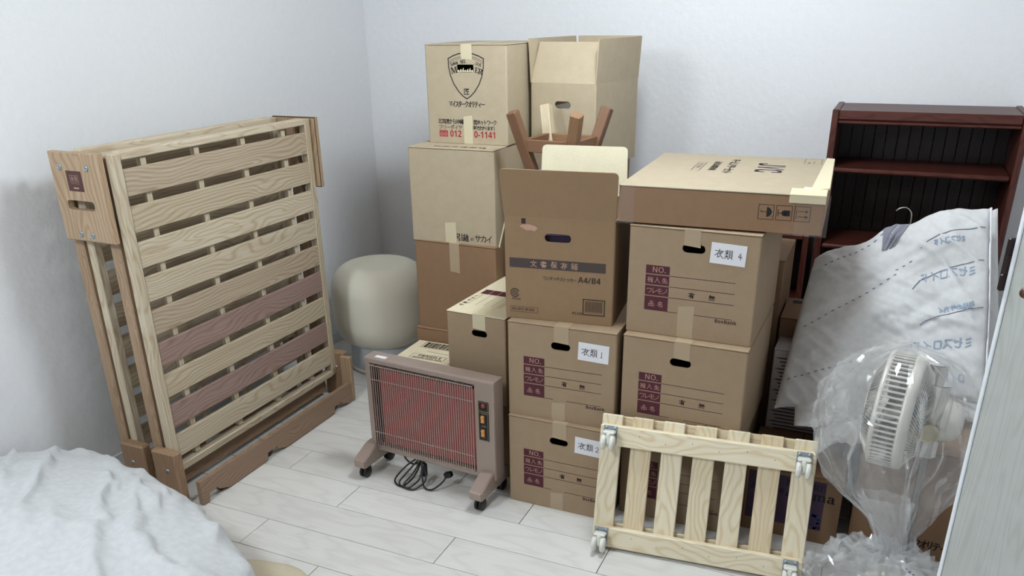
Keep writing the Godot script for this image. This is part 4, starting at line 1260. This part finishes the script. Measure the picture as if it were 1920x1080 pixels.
# ---------------------------------------------------------------- leaning slat rack on castors
func castor_rack() -> void:
	var t := thing("slat_rack", "pale pine slat rack with four white castors leaning against the cartons", "rack", Vector3(-0.655, 0.003, -2.022), 0.09)
	var lean := Basis(Vector3(1, 0, 0), -0.265)
	var w := 0.615
	var len := 0.408
	for i in 7:
		var x := 0.031 + (w - 0.062) * i / 6.0
		part(t, "slat", cbox(len - 0.03, 0.062, 0.013, 0.002), pine[(i * 3) % 4], Transform3D(lean, Vector3.ZERO) * upright(x, len * 0.5 + 0.015, -0.0065))
	for y in [0.386, 0.052]:
		part(t, "back_rail", cbox(w - 0.02, 0.034, 0.014, 0.002), pine[3], Transform3D(lean, Vector3.ZERO) * at(w * 0.5, y, -0.021))
	for k in 2:
		var y := 0.349 if k == 0 else 0.033
		var r := part(t, "rail", cbox(w - 0.002 if k == 0 else w - 0.012, 0.062, 0.022, 0.003), pine[2 if k == 0 else 0], Transform3D(lean, Vector3.ZERO) * at(w * 0.5 + (0.0 if k == 0 else 0.004), y, 0.011))
		for i in 6:
			var s := begin()
			disc(s, Vector2(-w * 0.5 + 0.12 + i * 0.077, 0.008 - 0.012 * (i % 2)), 0.0013)
			part(r, "nail", done(s), mats["cavity"], at(0, 0, 0.0113))
		for x in [0.032, w - 0.034]:
			var c := Node3D.new()
			c.name = "castor" if not t.has_node("castor") else "castor_%03d" % (k * 2 + int(x > 0.3))
			t.add_child(c)
			c.transform = Transform3D(lean, Vector3.ZERO) * at(x, y + 0.004, 0.022) * Transform3D(Basis.from_scale(Vector3(1.22, 1.22, 1.1)), Vector3.ZERO)
			var pl := begin()
			add_cbox(pl, Vector3(0.034, 0.044, 0.002), 0.0005, at(0, 0, 0.001))
			for q in [[-0.011, 0.016], [0.011, 0.016], [-0.011, -0.016], [0.011, -0.016]]:
				add_lathe(pl, [Vector2(0, 0.0022), Vector2(0.003, 0.0018), Vector2(0.0042, 0.0)], 12, Transform3D(Basis(Vector3(1, 0, 0), PI * 0.5), Vector3(q[0], q[1], 0.002)))
			part(c, "plate", done(pl), mats["zinc"])
			var wh := begin()
			for e in [-0.0105, 0.0105]:
				add_lathe(wh, [Vector2(0, -0.006), Vector2(0.014, -0.006), Vector2(0.019, -0.003), Vector2(0.019, 0.004), Vector2(0.015, 0.006), Vector2(0, 0.006)], 22, Transform3D(Basis(Vector3(0, 0, 1), PI * 0.5), Vector3(e, -0.016, 0.026)))
			part(c, "wheel", done(wh), mats["white_plastic"])
			var hs := begin()
			add_cbox(hs, Vector3(0.012, 0.03, 0.03), 0.004, at(0, -0.006, 0.018))
			add_cbox(hs, Vector3(0.03, 0.008, 0.026), 0.003, at(0, 0.008, 0.018))
			part(c, "yoke", done(hs), mats["white_plastic"])

# ---------------------------------------------------------------- clothes in non-woven covers
func cloth_mat(key: String, c: Color, a: float) -> StandardMaterial3D:
	var m := tri_mat(key, grain_image(256, Color(0.9, 0.9, 0.92), Color(1, 1, 1), 0.03, 31, 0.0, 0.45), c, Vector3(5, 5, 5), 0.65)
	m.backlight_enabled = true
	m.backlight = Color(a, a, a)
	return m

# a soft quilted slab between four corners, bulging outwards, with folds
func cover_point(cn: Array, s: float, t: float, bulge: float, amp: float, n: FastNoiseLite, side: float) -> Vector3:
	var e := 0.02 * sin(s * 9.0 + cn[0].x * 30.0) + 0.012 * n.get_noise_2d(s * 300.0, 900.0)
	var p: Vector3 = cn[0].lerp(cn[1], s).lerp(cn[3].lerp(cn[2], s), t)
	var nm: Vector3 = (cn[1] - cn[0]).cross(cn[0] - cn[3]).normalized() * -1.0
	if nm.z < 0:
		nm = -nm
	p += (cn[0] - cn[3]).normalized() * e * (1.0 if t < 0.5 else 0.6) * absf(1.0 - 2.0 * t)
	var edge := pow(clampf(4.0 * s * (1.0 - s), 0, 1), 0.4) * pow(clampf(4.0 * t * (1.0 - t), 0, 1), 0.4)
	var fold := n.get_noise_2d(s * 40.0 - t * 25.0, t * 170.0 + s * 60.0)
	var fold2 := 1.0 - absf(n.get_noise_2d(s * 70.0 + 500.0, t * 200.0 - s * 130.0)) * 2.0
	return p + nm * (side * bulge * edge + amp * (fold + 0.6 * fold2 * fold2) * (0.35 + edge) * (1.0 if side > 0 else 0.5))

func garments() -> void:
	var white := cloth_mat("cover_white", Color(0.88, 0.885, 0.88), 0.3)
	var n := noise(0.012, 77, 4)
	# the big front cover
	var cn := [Vector3(-0.165, 0.775, -2.76), Vector3(0.315, 0.95, -2.9), Vector3(0.365, 0.46, -2.52), Vector3(-0.205, 0.35, -2.44)]
	var t := thing("garment_cover", "large white non-woven clothes cover with a wire hanger hook, topmost on the pile", "garment cover", Vector3(0.08, 0.62, -2.65), 0.0, "")
	var o := Vector3(0.08, 0.62, -2.65)
	var f := func(s: float, v: float) -> Vector3:
		# rounded shoulder on the left and a lift at the hook
		var p: Vector3 = cover_point(cn, s, v, 0.045, 0.024, n, 1.0)
		p.y += 0.03 * exp(-pow((s - 0.42) / 0.09, 2.0)) * pow(1.0 - v, 6.0)
		p.y -= 0.03 * pow(1.0 - s, 8.0) * pow(1.0 - v, 4.0)
		return p - o
	var fb := func(s: float, v: float) -> Vector3:
		var p: Vector3 = cover_point(cn, s, v, 0.03, 0.008, n, -1.0)
		p.y += 0.03 * exp(-pow((s - 0.42) / 0.09, 2.0)) * pow(1.0 - v, 6.0)
		p.y -= 0.03 * pow(1.0 - s, 8.0) * pow(1.0 - v, 4.0)
		return p - o
	var st := begin()
	add_skin(st, f, 90, 80, true)
	add_skin(st, fb, 40, 40, false)
	part(t, "cover", done(st), white)
	# printed dashes and mirrored lettering that follow the cloth
	var nrm := Vector3(0, 0.5, 0.86)
	var mark := func(k: SurfaceTool, a: Vector2, b: Vector2, wd: float) -> void:
		var seg := maxi(1, int((b - a).length() / 0.02))
		for i in seg:
			var p: Vector3 = f.call(lerpf(a.x, b.x, float(i) / seg), lerpf(a.y, b.y, float(i) / seg)) + nrm * 0.0016
			var q: Vector3 = f.call(lerpf(a.x, b.x, float(i + 1) / seg), lerpf(a.y, b.y, float(i + 1) / seg)) + nrm * 0.0016
			var sd := (q - p).cross(nrm).normalized() * wd * 0.5
			face(k, [p + sd, q + sd, q - sd, p - sd], nrm)
	var k := begin()
	for row in [[0.08, 0.12, 0.42, 0.03], [0.05, 0.5, 0.52, 0.3], [0.03, 0.83, 0.45, 0.73], [0.5, 0.28, 0.6, 0.24]]:
		var x: float = row[0]
		while x < row[2]:
			var y0 := lerpf(row[1], row[3], (x - row[0]) / (row[2] - row[0]))
			mark.call(k, Vector2(x, y0), Vector2(x + 0.014, y0 - 0.004), 0.0028)
			x += 0.034
		part(t, "dashed_line", done(k), plain("ink_cover", Color(0.42, 0.44, 0.52), 0.7))
		k = begin()
	var b := begin()
	var words := [["ミセスロイド", 0.93, 0.33, 0.05, 0.014], ["ミセスロイド", 0.93, 0.7, 0.05, 0.014], ["引越のサカイ", 0.92, 0.53, 0.03, 0.01], ["ミセスロイド", 0.86, 0.17, 0.03, 0.009], ["ロイドミセス", 0.9, 0.88, 0.035, 0.01]]
	for wd in words:
		var x: float = wd[1]
		for ch in wd[0]:
			for line in stroke_list(glyphs[ch]):
				for i in line.size() - 1:
					var a := Vector2(x - line[i].x * wd[3] * 0.9, wd[2] + line[i].y * wd[3] + (0.93 - x) * 0.05)
					var c := Vector2(x - line[i + 1].x * wd[3] * 0.9, wd[2] + line[i + 1].y * wd[3] + (0.93 - x) * 0.05)
					mark.call(b, a, c, 0.0035)
			x -= wd[3] * 1.0
		part(t, "lettering", done(b), plain("ink_cover_blue", Color(0.58, 0.65, 0.74), 0.7), Transform3D.IDENTITY, "pale blue mirrored lettering")
		b = begin()
	for row in [[0.62, 0.2, 0.97, 0.12], [0.6, 0.42, 0.97, 0.3], [0.66, 0.62, 0.97, 0.56]]:
		var sm := begin()
		for i in 12:
			var a := Vector2(lerpf(row[0], row[2], i / 12.0), lerpf(row[1], row[3], sqrt(i / 12.0)))
			var c := Vector2(lerpf(row[0], row[2], (i + 1) / 12.0), lerpf(row[1], row[3], sqrt((i + 1) / 12.0)))
			mark.call(sm, a, c, 0.0025)
		part(t, "seam", done(sm), mats["ink_cover"])
	var nk := begin()
	add_skin(nk, func(u: float, v: float) -> Vector3:
		var wd := 0.075 * (1.0 - 0.55 * v)
		return f.call(0.47 + (u - 0.5) * wd * 2.0 - 0.03 * v, 0.004 + 0.13 * v) + Vector3(0, 0.5, 0.86) * (0.003 + 0.004 * sin(u * 17.0 + v * 9.0) * sin(PI * u)), 16, 12, true)
	part(t, "inner_cloth", done(nk), plain("neck_cloth", Color(0.52, 0.52, 0.57), 0.85), Transform3D.IDENTITY, "grey violet cloth bunched below the hook")
	var pg := begin()
	var pp0 := []
	for i in 31:
		pp0.append(f.call(1.0, i / 30.0) + Vector3(0.002, 0.002, 0.003))
	add_tube(pg, pp0, 0.0035, 8)
	part(t, "piping", done(pg), mats["paper"], Transform3D.IDENTITY, "white piping along the right edge")
	# hanger hook and the dark shoulder cloth seen through the opening
	var hk := begin()
	add_tube(hk, curve_points([Vector3(0.02, 0.2, -0.24), Vector3(0.021, 0.262, -0.25), Vector3(0.017, 0.283, -0.255), Vector3(0.002, 0.295, -0.258), Vector3(-0.016, 0.292, -0.258), Vector3(-0.026, 0.283, -0.258)]), 0.0022, 8)
	part(t, "hanger_hook", done(hk), mats["steel"], Transform3D.IDENTITY, "bare wire hook")
	# layers under and behind it
	var defs := [
		["white clothes cover edge showing at the right behind the topmost cover", [Vector3(0.17, 0.87, -2.99), Vector3(0.345, 0.9, -2.99), Vector3(0.42, 0.44, -2.66), Vector3(0.1, 0.42, -2.6)], 0.03, 5],
		["pale cover hem hanging out at the lower left under the topmost cover", [Vector3(-0.15, 0.4, -2.5), Vector3(0.12, 0.5, -2.55), Vector3(0.09, 0.4, -2.43), Vector3(-0.135, 0.325, -2.385)], 0.012, 6],
		["white cover hanging in a flap just above the bagged fan", [Vector3(-0.06, 0.42, -2.46), Vector3(0.12, 0.48, -2.5), Vector3(0.1, 0.345, -2.4), Vector3(-0.075, 0.27, -2.345)], 0.01, 7],
		["folded white cover at the right above the fan, against the door", [Vector3(0.1, 0.47, -2.56), Vector3(0.4, 0.5, -2.58), Vector3(0.4, 0.4, -2.5), Vector3(0.11, 0.385, -2.48)], 0.02, 8]]
	for dd in defs:
		var cc: Array = dd[1]
		var oo: Vector3 = cc[3]
		var tt := thing("garment_cover", dd[0], "garment cover", oo)
		var nn := noise(0.014, 100 + dd[3], 4)
		var s2 := begin()
		add_skin(s2, func(s: float, v: float) -> Vector3: return cover_point(cc, s, v, dd[2], 0.008, nn, 1.0) - oo, 44, 36, true)
		add_skin(s2, func(s: float, v: float) -> Vector3: return cover_point(cc, s, v, dd[2] * 0.6, 0.005, nn, -1.0) - oo, 30, 24, false)
		part(tt, "cover", done(s2), white)
	var pp := thing("paper_bag", "brown paper bag peeping out under the hem of the topmost cover", "paper bag", Vector3(-0.1, 0.38, -2.5))
	var pb := begin()
	add_prism(pb, PackedVector2Array([Vector2(0, -0.02), Vector2(0.15, 0.02), Vector2(0.16, 0.075), Vector2(0.1, 0.1), Vector2(0.02, 0.05)]), -0.012, 0.0, Transform3D(Basis(Vector3(1, 0, 0), -0.75), Vector3(0, 0.015, 0.004)))
	part(pp, "bag", done(pb), mats["kraft_brown"])

# ---------------------------------------------------------------- fan
func fan() -> void:
	var c := Vector3(0.116, 0.525, -2.2)
	var t := thing("electric_fan", "silver electric fan turned to the side, wrapped in a clear plastic bag", "fan", Vector3(c.x, 0, c.z))
	var silver := plain("fan_silver", Color(0.84, 0.83, 0.8), 0.3, 0.5)
	var pearl := plain("fan_pearl", Color(0.85, 0.84, 0.81), 0.35, 0.2)
	# fan axis: y of the lathe looks forward
	var fwd := Vector3(-0.985, 0.02, -0.14).normalized()
	var side := fwd.cross(Vector3.UP).normalized()
	var up := side.cross(fwd)
	var ax := Transform3D(Basis(side, fwd, up), Vector3(0, c.y, 0))
	var r := 0.152
	var rim := begin()
	add_lathe(rim, [Vector2(r - 0.004, 0.034), Vector2(r + 0.001, 0.032), Vector2(r + 0.003, 0.026), Vector2(r + 0.001, 0.02), Vector2(r - 0.004, 0.02)], 60, ax)
	part(t, "front_rim", done(rim), pearl)
	var rr := begin()
	add_lathe(rr, [Vector2(r - 0.004, -0.03), Vector2(r + 0.002, -0.03), Vector2(r + 0.004, -0.036), Vector2(r + 0.001, -0.05), Vector2(r - 0.01, -0.056), Vector2(r - 0.022, -0.056), Vector2(r - 0.022, -0.052)], 60, ax)
	part(t, "rear_rim", done(rr), pearl)
	for i in 64:
		var a := TAU * i / 64.0
		var d := Vector3(cos(a), 0, sin(a))
		part(t, "cage_rib", cbox(0.056, 0.0055, 0.006, 0.001), silver, ax * Transform3D(Basis(Vector3(0, 1, 0), d, Vector3(0, 1, 0).cross(d)), d * r + Vector3(0, -0.004, 0)))
	var wires := begin()
	for i in 80:
		var a := TAU * i / 80.0
		var d := Vector3(cos(a), 0, sin(a))
		var d2 := Vector3(cos(a + 0.28), 0, sin(a + 0.28))
		add_tube(wires, [ax * (d * (r - 0.015) + Vector3(0, -0.055, 0)), ax * (d2 * 0.11 + Vector3(0, -0.078, 0)), ax * (d2 * 0.05 + Vector3(0, -0.084, 0))], 0.0012, 4)
		add_tube(wires, [ax * (d * (r - 0.004) + Vector3(0, 0.03, 0)), ax * (d * 0.1 + Vector3(0, 0.058, 0)), ax * (d * 0.035 + Vector3(0, 0.064, 0))], 0.0011, 4)
	var wg := part(t, "grille_wires", done(wires), silver)
	wg.set_meta("kind", "stuff")
	for i in 5:
		var b := begin()
		var a0 := TAU * i / 5.0
		add_skin(b, func(s: float, v: float) -> Vector3:
			var rad := lerpf(0.03, 0.145, s)
			var a := a0 + (v - 0.5) * lerpf(0.7, 1.15, sin(s * PI * 0.75))
			return ax * Vector3(rad * cos(a), lerpf(-0.018, 0.02, v), rad * sin(a)), 10, 8)
		part(t, "blade", done(b), plain("blade_smoke", Color(0.22, 0.18, 0.22), 0.25))
	var hub := begin()
	add_lathe(hub, [Vector2(0, 0.07), Vector2(0.03, 0.068), Vector2(0.036, 0.062), Vector2(0.036, -0.02), Vector2(0, -0.02)], 30, ax, true)
	part(t, "hub", done(hub), pearl)
	var mo := begin()
	add_lathe(mo, [Vector2(0, -0.07), Vector2(0.05, -0.072), Vector2(0.057, -0.08), Vector2(0.057, -0.12), Vector2(0.05, -0.15), Vector2(0.036, -0.166), Vector2(0, -0.17)], 36, ax)
	part(t, "motor_housing", done(mo), pearl)
	var mc := begin()
	add_lathe(mc, [Vector2(0.058, -0.09), Vector2(0.0605, -0.092), Vector2(0.0605, -0.13), Vector2(0.057, -0.132)], 36, ax)
	part(t, "motor_band", done(mc), plain("band_bright", Color(0.85, 0.83, 0.8), 0.22, 0.9))
	# yoke that carries the head and its round pivot knob
	var yk := begin()
	for e in [0.066, -0.074]:
		# each arm is a bowed metal strap
		add_skin(yk, func(u: float, v: float) -> Vector3: return Vector3(0.062 + 0.046 * u + 0.01 * v, c.y - 0.005 + 0.12 * v, e + 0.022 * sin(PI * u) * (0.5 + 0.5 * sin(PI * v)) + 0.012 * v), 10, 10, true)
		add_skin(yk, func(u: float, v: float) -> Vector3: return Vector3(0.062 + 0.046 * u + 0.01 * v, c.y - 0.005 + 0.12 * v, e - 0.005 + 0.02 * sin(PI * u) * (0.5 + 0.5 * sin(PI * v)) + 0.012 * v), 10, 10, false)
	add_cbox(yk, Vector3(0.05, 0.1, 0.13), 0.012, at(0.092, c.y - 0.06, -0.004))
	part(t, "yoke", done(yk), plain("yoke_silver", Color(0.8, 0.79, 0.76), 0.25, 0.85))
	var kn := begin()
	add_lathe(kn, [Vector2(0, 0.018), Vector2(0.018, 0.017), Vector2(0.024, 0.014), Vector2(0.025, 0.0), Vector2(0, 0.0)], 32, Transform3D(Basis(Vector3(1, 0, 0), PI * 0.5 - 0.2), Vector3(0.086, c.y - 0.012, 0.09)), true)
	part(t, "knob", done(kn), plain("knob_metal", Color(0.72, 0.68, 0.56), 0.28, 0.9))
	var po := begin()
	add_tube(po, [Vector3(0.098, c.y - 0.1, -0.004), Vector3(0.098, 0.03, -0.004)], 0.011, 18)
	part(t, "pole", done(po), plain("pole_grey", Color(0.5, 0.49, 0.47), 0.35, 0.5))
	var ba := begin()
	add_lathe(ba, [Vector2(0, 0.0), Vector2(0.09, 0.0), Vector2(0.097, 0.006), Vector2(0.093, 0.016), Vector2(0.05, 0.03), Vector2(0.03, 0.045), Vector2(0, 0.045)], 44, at(0.098, 0, -0.004))
	part(t, "base", done(ba), pearl)

func film(key: String, a: float) -> StandardMaterial3D:
	var m := plain(key, Color(0.92, 0.93, 0.94, a), 0.12)
	m.transparency = BaseMaterial3D.TRANSPARENCY_ALPHA
	m.cull_mode = BaseMaterial3D.CULL_DISABLED
	return m

func bags() -> void:
	var n := noise(1.0, 55, 3)
	var c := Vector3(0.128, 0, -2.2)
	var t := thing("plastic_bag", "clear crumpled plastic bag over the fan head, gathered at the bottom", "plastic bag", c)
	# radius of the bag over height: shoulder, belly, gather, skirt
	var prof := Curve.new()
	prof.max_value = 1.0
	for p in [[0.0, 0.12], [0.07, 0.1], [0.12, 0.055], [0.17, 0.05], [0.3, 0.12], [0.42, 0.19], [0.6, 0.222], [0.78, 0.215], [0.9, 0.17], [0.97, 0.09], [1.0, 0.0]]:
		prof.add_point(Vector2(p[0], p[1]), 0, 0, Curve.TANGENT_LINEAR, Curve.TANGENT_LINEAR)
	var bag := func(s: float, v: float) -> Vector3:
		var a := TAU * s
		var d := Vector3(cos(a), 0, sin(a))
		var ridge := 1.0 - absf(n.get_noise_3d(d.x * 2.4, v * 2.2, d.z * 2.4)) * 2.0
		var ridge2 := 1.0 - absf(n.get_noise_3d(d.x * 5.0 + 9.0, v * 2.6, d.z * 5.0)) * 2.0
		var rad := prof.sample(v) * (0.9 + 0.13 * ridge + 0.1 * ridge2)
		var y := lerpf(0.045, 0.712, v)
		var off := Vector3(0.06 * (1.0 - smoothstep(0.12, 0.5, v)), 0.012 * ridge2, 0.03)
		return Vector3(d.x * rad * 0.86, y, d.z * rad * 0.7) + off
	var st := begin()
	add_skin(st, bag, 64, 56, false, -1)
	part(t, "film", done(st), film("bag_film", 0.13))
	var fold := begin()
	for i in 9:
		var a0 := rng.randf_range(0.05, 0.48)
		var a1 := a0 + rng.randf_range(-0.05, 0.05)
		var v0 := rng.randf_range(0.14, 0.3)
		var v1 := rng.randf_range(0.55, 0.95)
		var w := rng.randf_range(0.003, 0.007)
		add_skin(fold, func(s: float, v: float) -> Vector3:
			var p: Vector3 = bag.call(lerpf(a0, a1, v) + (s - 0.5) * w, lerpf(v0, v1, v))
			return p + Vector3(0, 0, 0.006 * (1.0 - absf(2.0 * s - 1.0))), 4, 20, false, -1)
	part(t, "fold", done(fold), film("bag_fold", 0.2))
	var tail := begin()
	add_skin(tail, func(u: float, v: float) -> Vector3:
		var a := TAU * u
		var fl := 1.0 + 0.45 * sin(a * 7.0 + v * 6.0) + 0.25 * sin(a * 13.0 - v * 9.0)
		var rad := lerpf(0.026, 0.058, pow(v, 1.5)) * (0.8 + 0.25 * fl)
		return Vector3(0.055 - 0.05 * v + cos(a) * rad * 1.1, 0.1 + 0.2 * v, 0.075 + sin(a) * rad * 0.5), 70, 24, false, -1)
	part(t, "gathered_neck", done(tail), film("bag_neck", 0.2))
	var tag := begin()
	add_skin(tag, func(s: float, v: float) -> Vector3: return Vector3(0.075 + s * 0.065, 0.14 - s * 0.03 - v * 0.022, 0.118 + 0.02 * sin(s * 3.0)), 8, 3, true)
	part(t, "printed_tag", done(tag), mats["paper"], Transform3D.IDENTITY, "small white printed tag")
	var tl := begin()
	for i in 5:
		var x := 0.008 + i * 0.009
		add_cbox(tl, Vector3(0.005, 0.006, 0.0008), 0.0, at(0.078 + x, 0.129 - x * 0.46, 0.1215 + 0.02 * sin((x + 0.003) / 0.065 * 3.0)))
	part(t, "tag_print", done(tl), mats["ink"])
	# second bag lying round the fan foot
	var c2 := Vector3(0.16, 0, -2.1)
	var b := thing("plastic_bag", "loose clear plastic bag crumpled on the floor below the fan", "plastic bag", c2)
	var low := func(s: float, v: float) -> Vector3:
		var a := TAU * s
		var d := Vector3(cos(a), 0, sin(a))
		var ridge := 1.0 - absf(n.get_noise_3d(d.x * 3.0 + 40.0, v * 2.0, d.z * 3.0)) * 2.0
		var ridge2 := 1.0 - absf(n.get_noise_3d(d.x * 7.0 + 70.0, v * 4.0, d.z * 7.0)) * 2.0
		var k := sin(PI * minf(v * 1.25, 1.0) * 0.5)
		var rad := lerpf(0.19, 0.012, pow(v, 1.6)) * (0.86 + 0.16 * ridge + 0.1 * ridge2)
		return Vector3(d.x * rad * 1.1, 0.004 + 0.15 * k * (0.72 + 0.32 * ridge) * (0.85 + 0.15 * ridge2), d.z * rad * 0.8)
	var s2 := begin()
	add_skin(s2, low, 56, 30, false, -1)
	part(b, "film", done(s2), film("bag_film_low", 0.2))
	var tg := begin()
	add_cbox(tg, Vector3(0.028, 0.042, 0.001), 0.0, Transform3D(Basis(Vector3(0, 0, 1), -0.35) * Basis(Vector3(1, 0, 0), -0.5), Vector3(0.06, 0.115, 0.075)))
	part(b, "printed_tag", done(tg), mats["paper"], Transform3D.IDENTITY, "small white tag")

# ---------------------------------------------------------------- bedding in the foreground
func bedding() -> void:
	var n := noise(1.0, 12, 4)
	var c := Vector3(-1.886, 0, -1.033)
	var t := thing("folded_quilt", "big folded quilt in a mottled pale grey cover in the near corner", "quilt", c)
	var qt := grain_image(256, Color(0.86, 0.88, 0.9), Color(1, 1, 1), 0.035, 91, 0.0, 0.5)
	var qm := tri_mat("quilt_cotton", qt, Color(0.81, 0.815, 0.82), Vector3(4, 4, 4), 0.85)
	qm.rim_enabled = true
	qm.rim = 0.3
	# plan radius round the centre and a puffed section
	var shape := func(rx: float, rz: float, h: float, pw: float, sd: float, amp: float, y0: float, turn: float, cx: float) -> Callable:
		return func(s: float, v: float) -> Vector3:
			var a := TAU * s
			var d := Vector3(cos(a), 0, sin(a))
			var pa := pow(pow(absf(d.x), 2.73) + pow(absf(d.z), 2.73), -1.0 / 2.73)
			var e := lerpf(-PI * 0.5, PI * 0.5, v)
			var ce := pow(absf(cos(e)), pw)
			var se := signf(sin(e)) * pow(absf(sin(e)), 0.8)
			var p := Vector3(d.x * rx * pa * ce, y0 + h * 0.5 + h * 0.5 * se, d.z * rz * pa * ce)
			var f := n.get_noise_3d(p.x * 1.3 + sd, p.y * 1.6, p.z * 1.3)
			var g := 1.0 - absf(n.get_noise_3d(p.x * 1.0 + sd + p.z * 0.8, p.y * 1.2 + 7.0, p.z * 2.6 - p.x * 1.3)) * 2.0
			var q := n.get_noise_3d(p.x * 7.0 + sd, p.y * 7.0, p.z * 14.0)
			p += Vector3(d.x * ce, 0.8 * se, d.z * ce) * (0.03 * f + amp * (pow(g, 4.0) - 0.25) + 0.0012 * q)
			p = p.rotated(Vector3.UP, turn)
			var lim := LEFT + 0.02 - cx
			if p.x < lim + 0.08:
				p.x = lim + 0.08 * exp((p.x - lim - 0.08) / 0.08)
			p.y = maxf(p.y, 0.002)
			return p
	var st := begin()
	add_skin(st, shape.call(0.672, 0.468, 0.336, 1.08, 3.0, 0.034, 0.018, -0.28, -1.886), 170, 110, false)
	part(t, "quilt_body", done(st), qm)
	var s2 := begin()
	add_skin(s2, shape.call(0.66, 0.44, 0.11, 0.5, 19.0, 0.02, 0.002, -0.28, -1.886), 110, 50, false)
	part(t, "lower_fold", done(s2), qm)
	var b := thing("cream_blanket", "cream fleece blanket edge lying on the floor beside the quilt", "blanket", Vector3(-1.44, 0, -1.37))
	var s3 := begin()
	add_skin(s3, shape.call(0.17, 0.14, 0.075, 0.6, 31.0, 0.015, 0.0, 0.3, -1.44), 70, 36, false)
	part(b, "blanket", done(s3), tri_mat("fleece", grain_image(128, Color(0.8, 0.8, 0.8), Color(1, 1, 1), 0.2, 15, 0.0, 0.6), Color(0.83, 0.79, 0.69), Vector3(7, 7, 7), 0.95))

# ---------------------------------------------------------------- white door at the right
func doors() -> void:
	var e := Vector3(0.226, 0, -1.6)
	var h := Vector3(0.64, 0, -0.94)
	var x := (h - e).normalized()
	var turn := atan2(-x.z, x.x)
	var t := Node3D.new()
	t.name = "door_1"
	add_child(t)
	t.position = e
	t.rotation.y = turn
	t.set_meta("kind", "structure")
	t.set_meta("label", "pale grey door leaf with a white edge, standing open at the right")
	t.set_meta("category", "door")
	var w := 0.74
	var top := 2.0
	var dm := tri_mat("door_face", wood_image(Color(1, 1, 1), Color(0.93, 0.93, 0.92), 2, 6.0, 71, 0.5), Color(0.7, 0.715, 0.705), Vector3(5, 0.8, 5), 0.5)
	part(t, "leaf", cbox(w - 0.004, top, 0.03, 0.001), dm, at(w * 0.5 + 0.002, top * 0.5 + 0.01, -0.017))
	var em := plain("door_edge", Color(0.88, 0.9, 0.92), 0.35)
	part(t, "edge_strip", cbox(0.01, top, 0.012, 0.0015), em, at(-0.002, top * 0.5 + 0.01, -0.006))
	part(t, "edge_strip", cbox(0.009, top, 0.02, 0.0015), em, at(-0.0015, top * 0.5 + 0.01, -0.0235))
	var k := begin()
	add_lathe(k, [Vector2(0, 0.03), Vector2(0.007, 0.029), Vector2(0.0095, 0.025), Vector2(0.006, 0.01), Vector2(0.006, 0.0)], 20, Transform3D(Basis(Vector3(1, 0, 0), PI * 0.5), Vector3(0.068, 1.065, -0.002)))
	part(t, "handle", done(k), plain("handle_bronze", Color(0.4, 0.28, 0.25), 0.35, 0.7))
	for y in [1.09]:
		var hg := begin()
		add_tube(hg, [Vector3(-0.015, y - 0.045, -0.003), Vector3(-0.015, y + 0.045, -0.003)], 0.008, 12)
		add_cbox(hg, Vector3(0.008, 0.03, 0.022), 0.002, at(-0.012, y + 0.032, -0.004))
		add_cbox(hg, Vector3(0.008, 0.03, 0.022), 0.002, at(-0.012, y - 0.032, -0.004))
		part(t, "hinge", done(hg), plain("hinge_brown", Color(0.16, 0.1, 0.11), 0.45, 0.4))
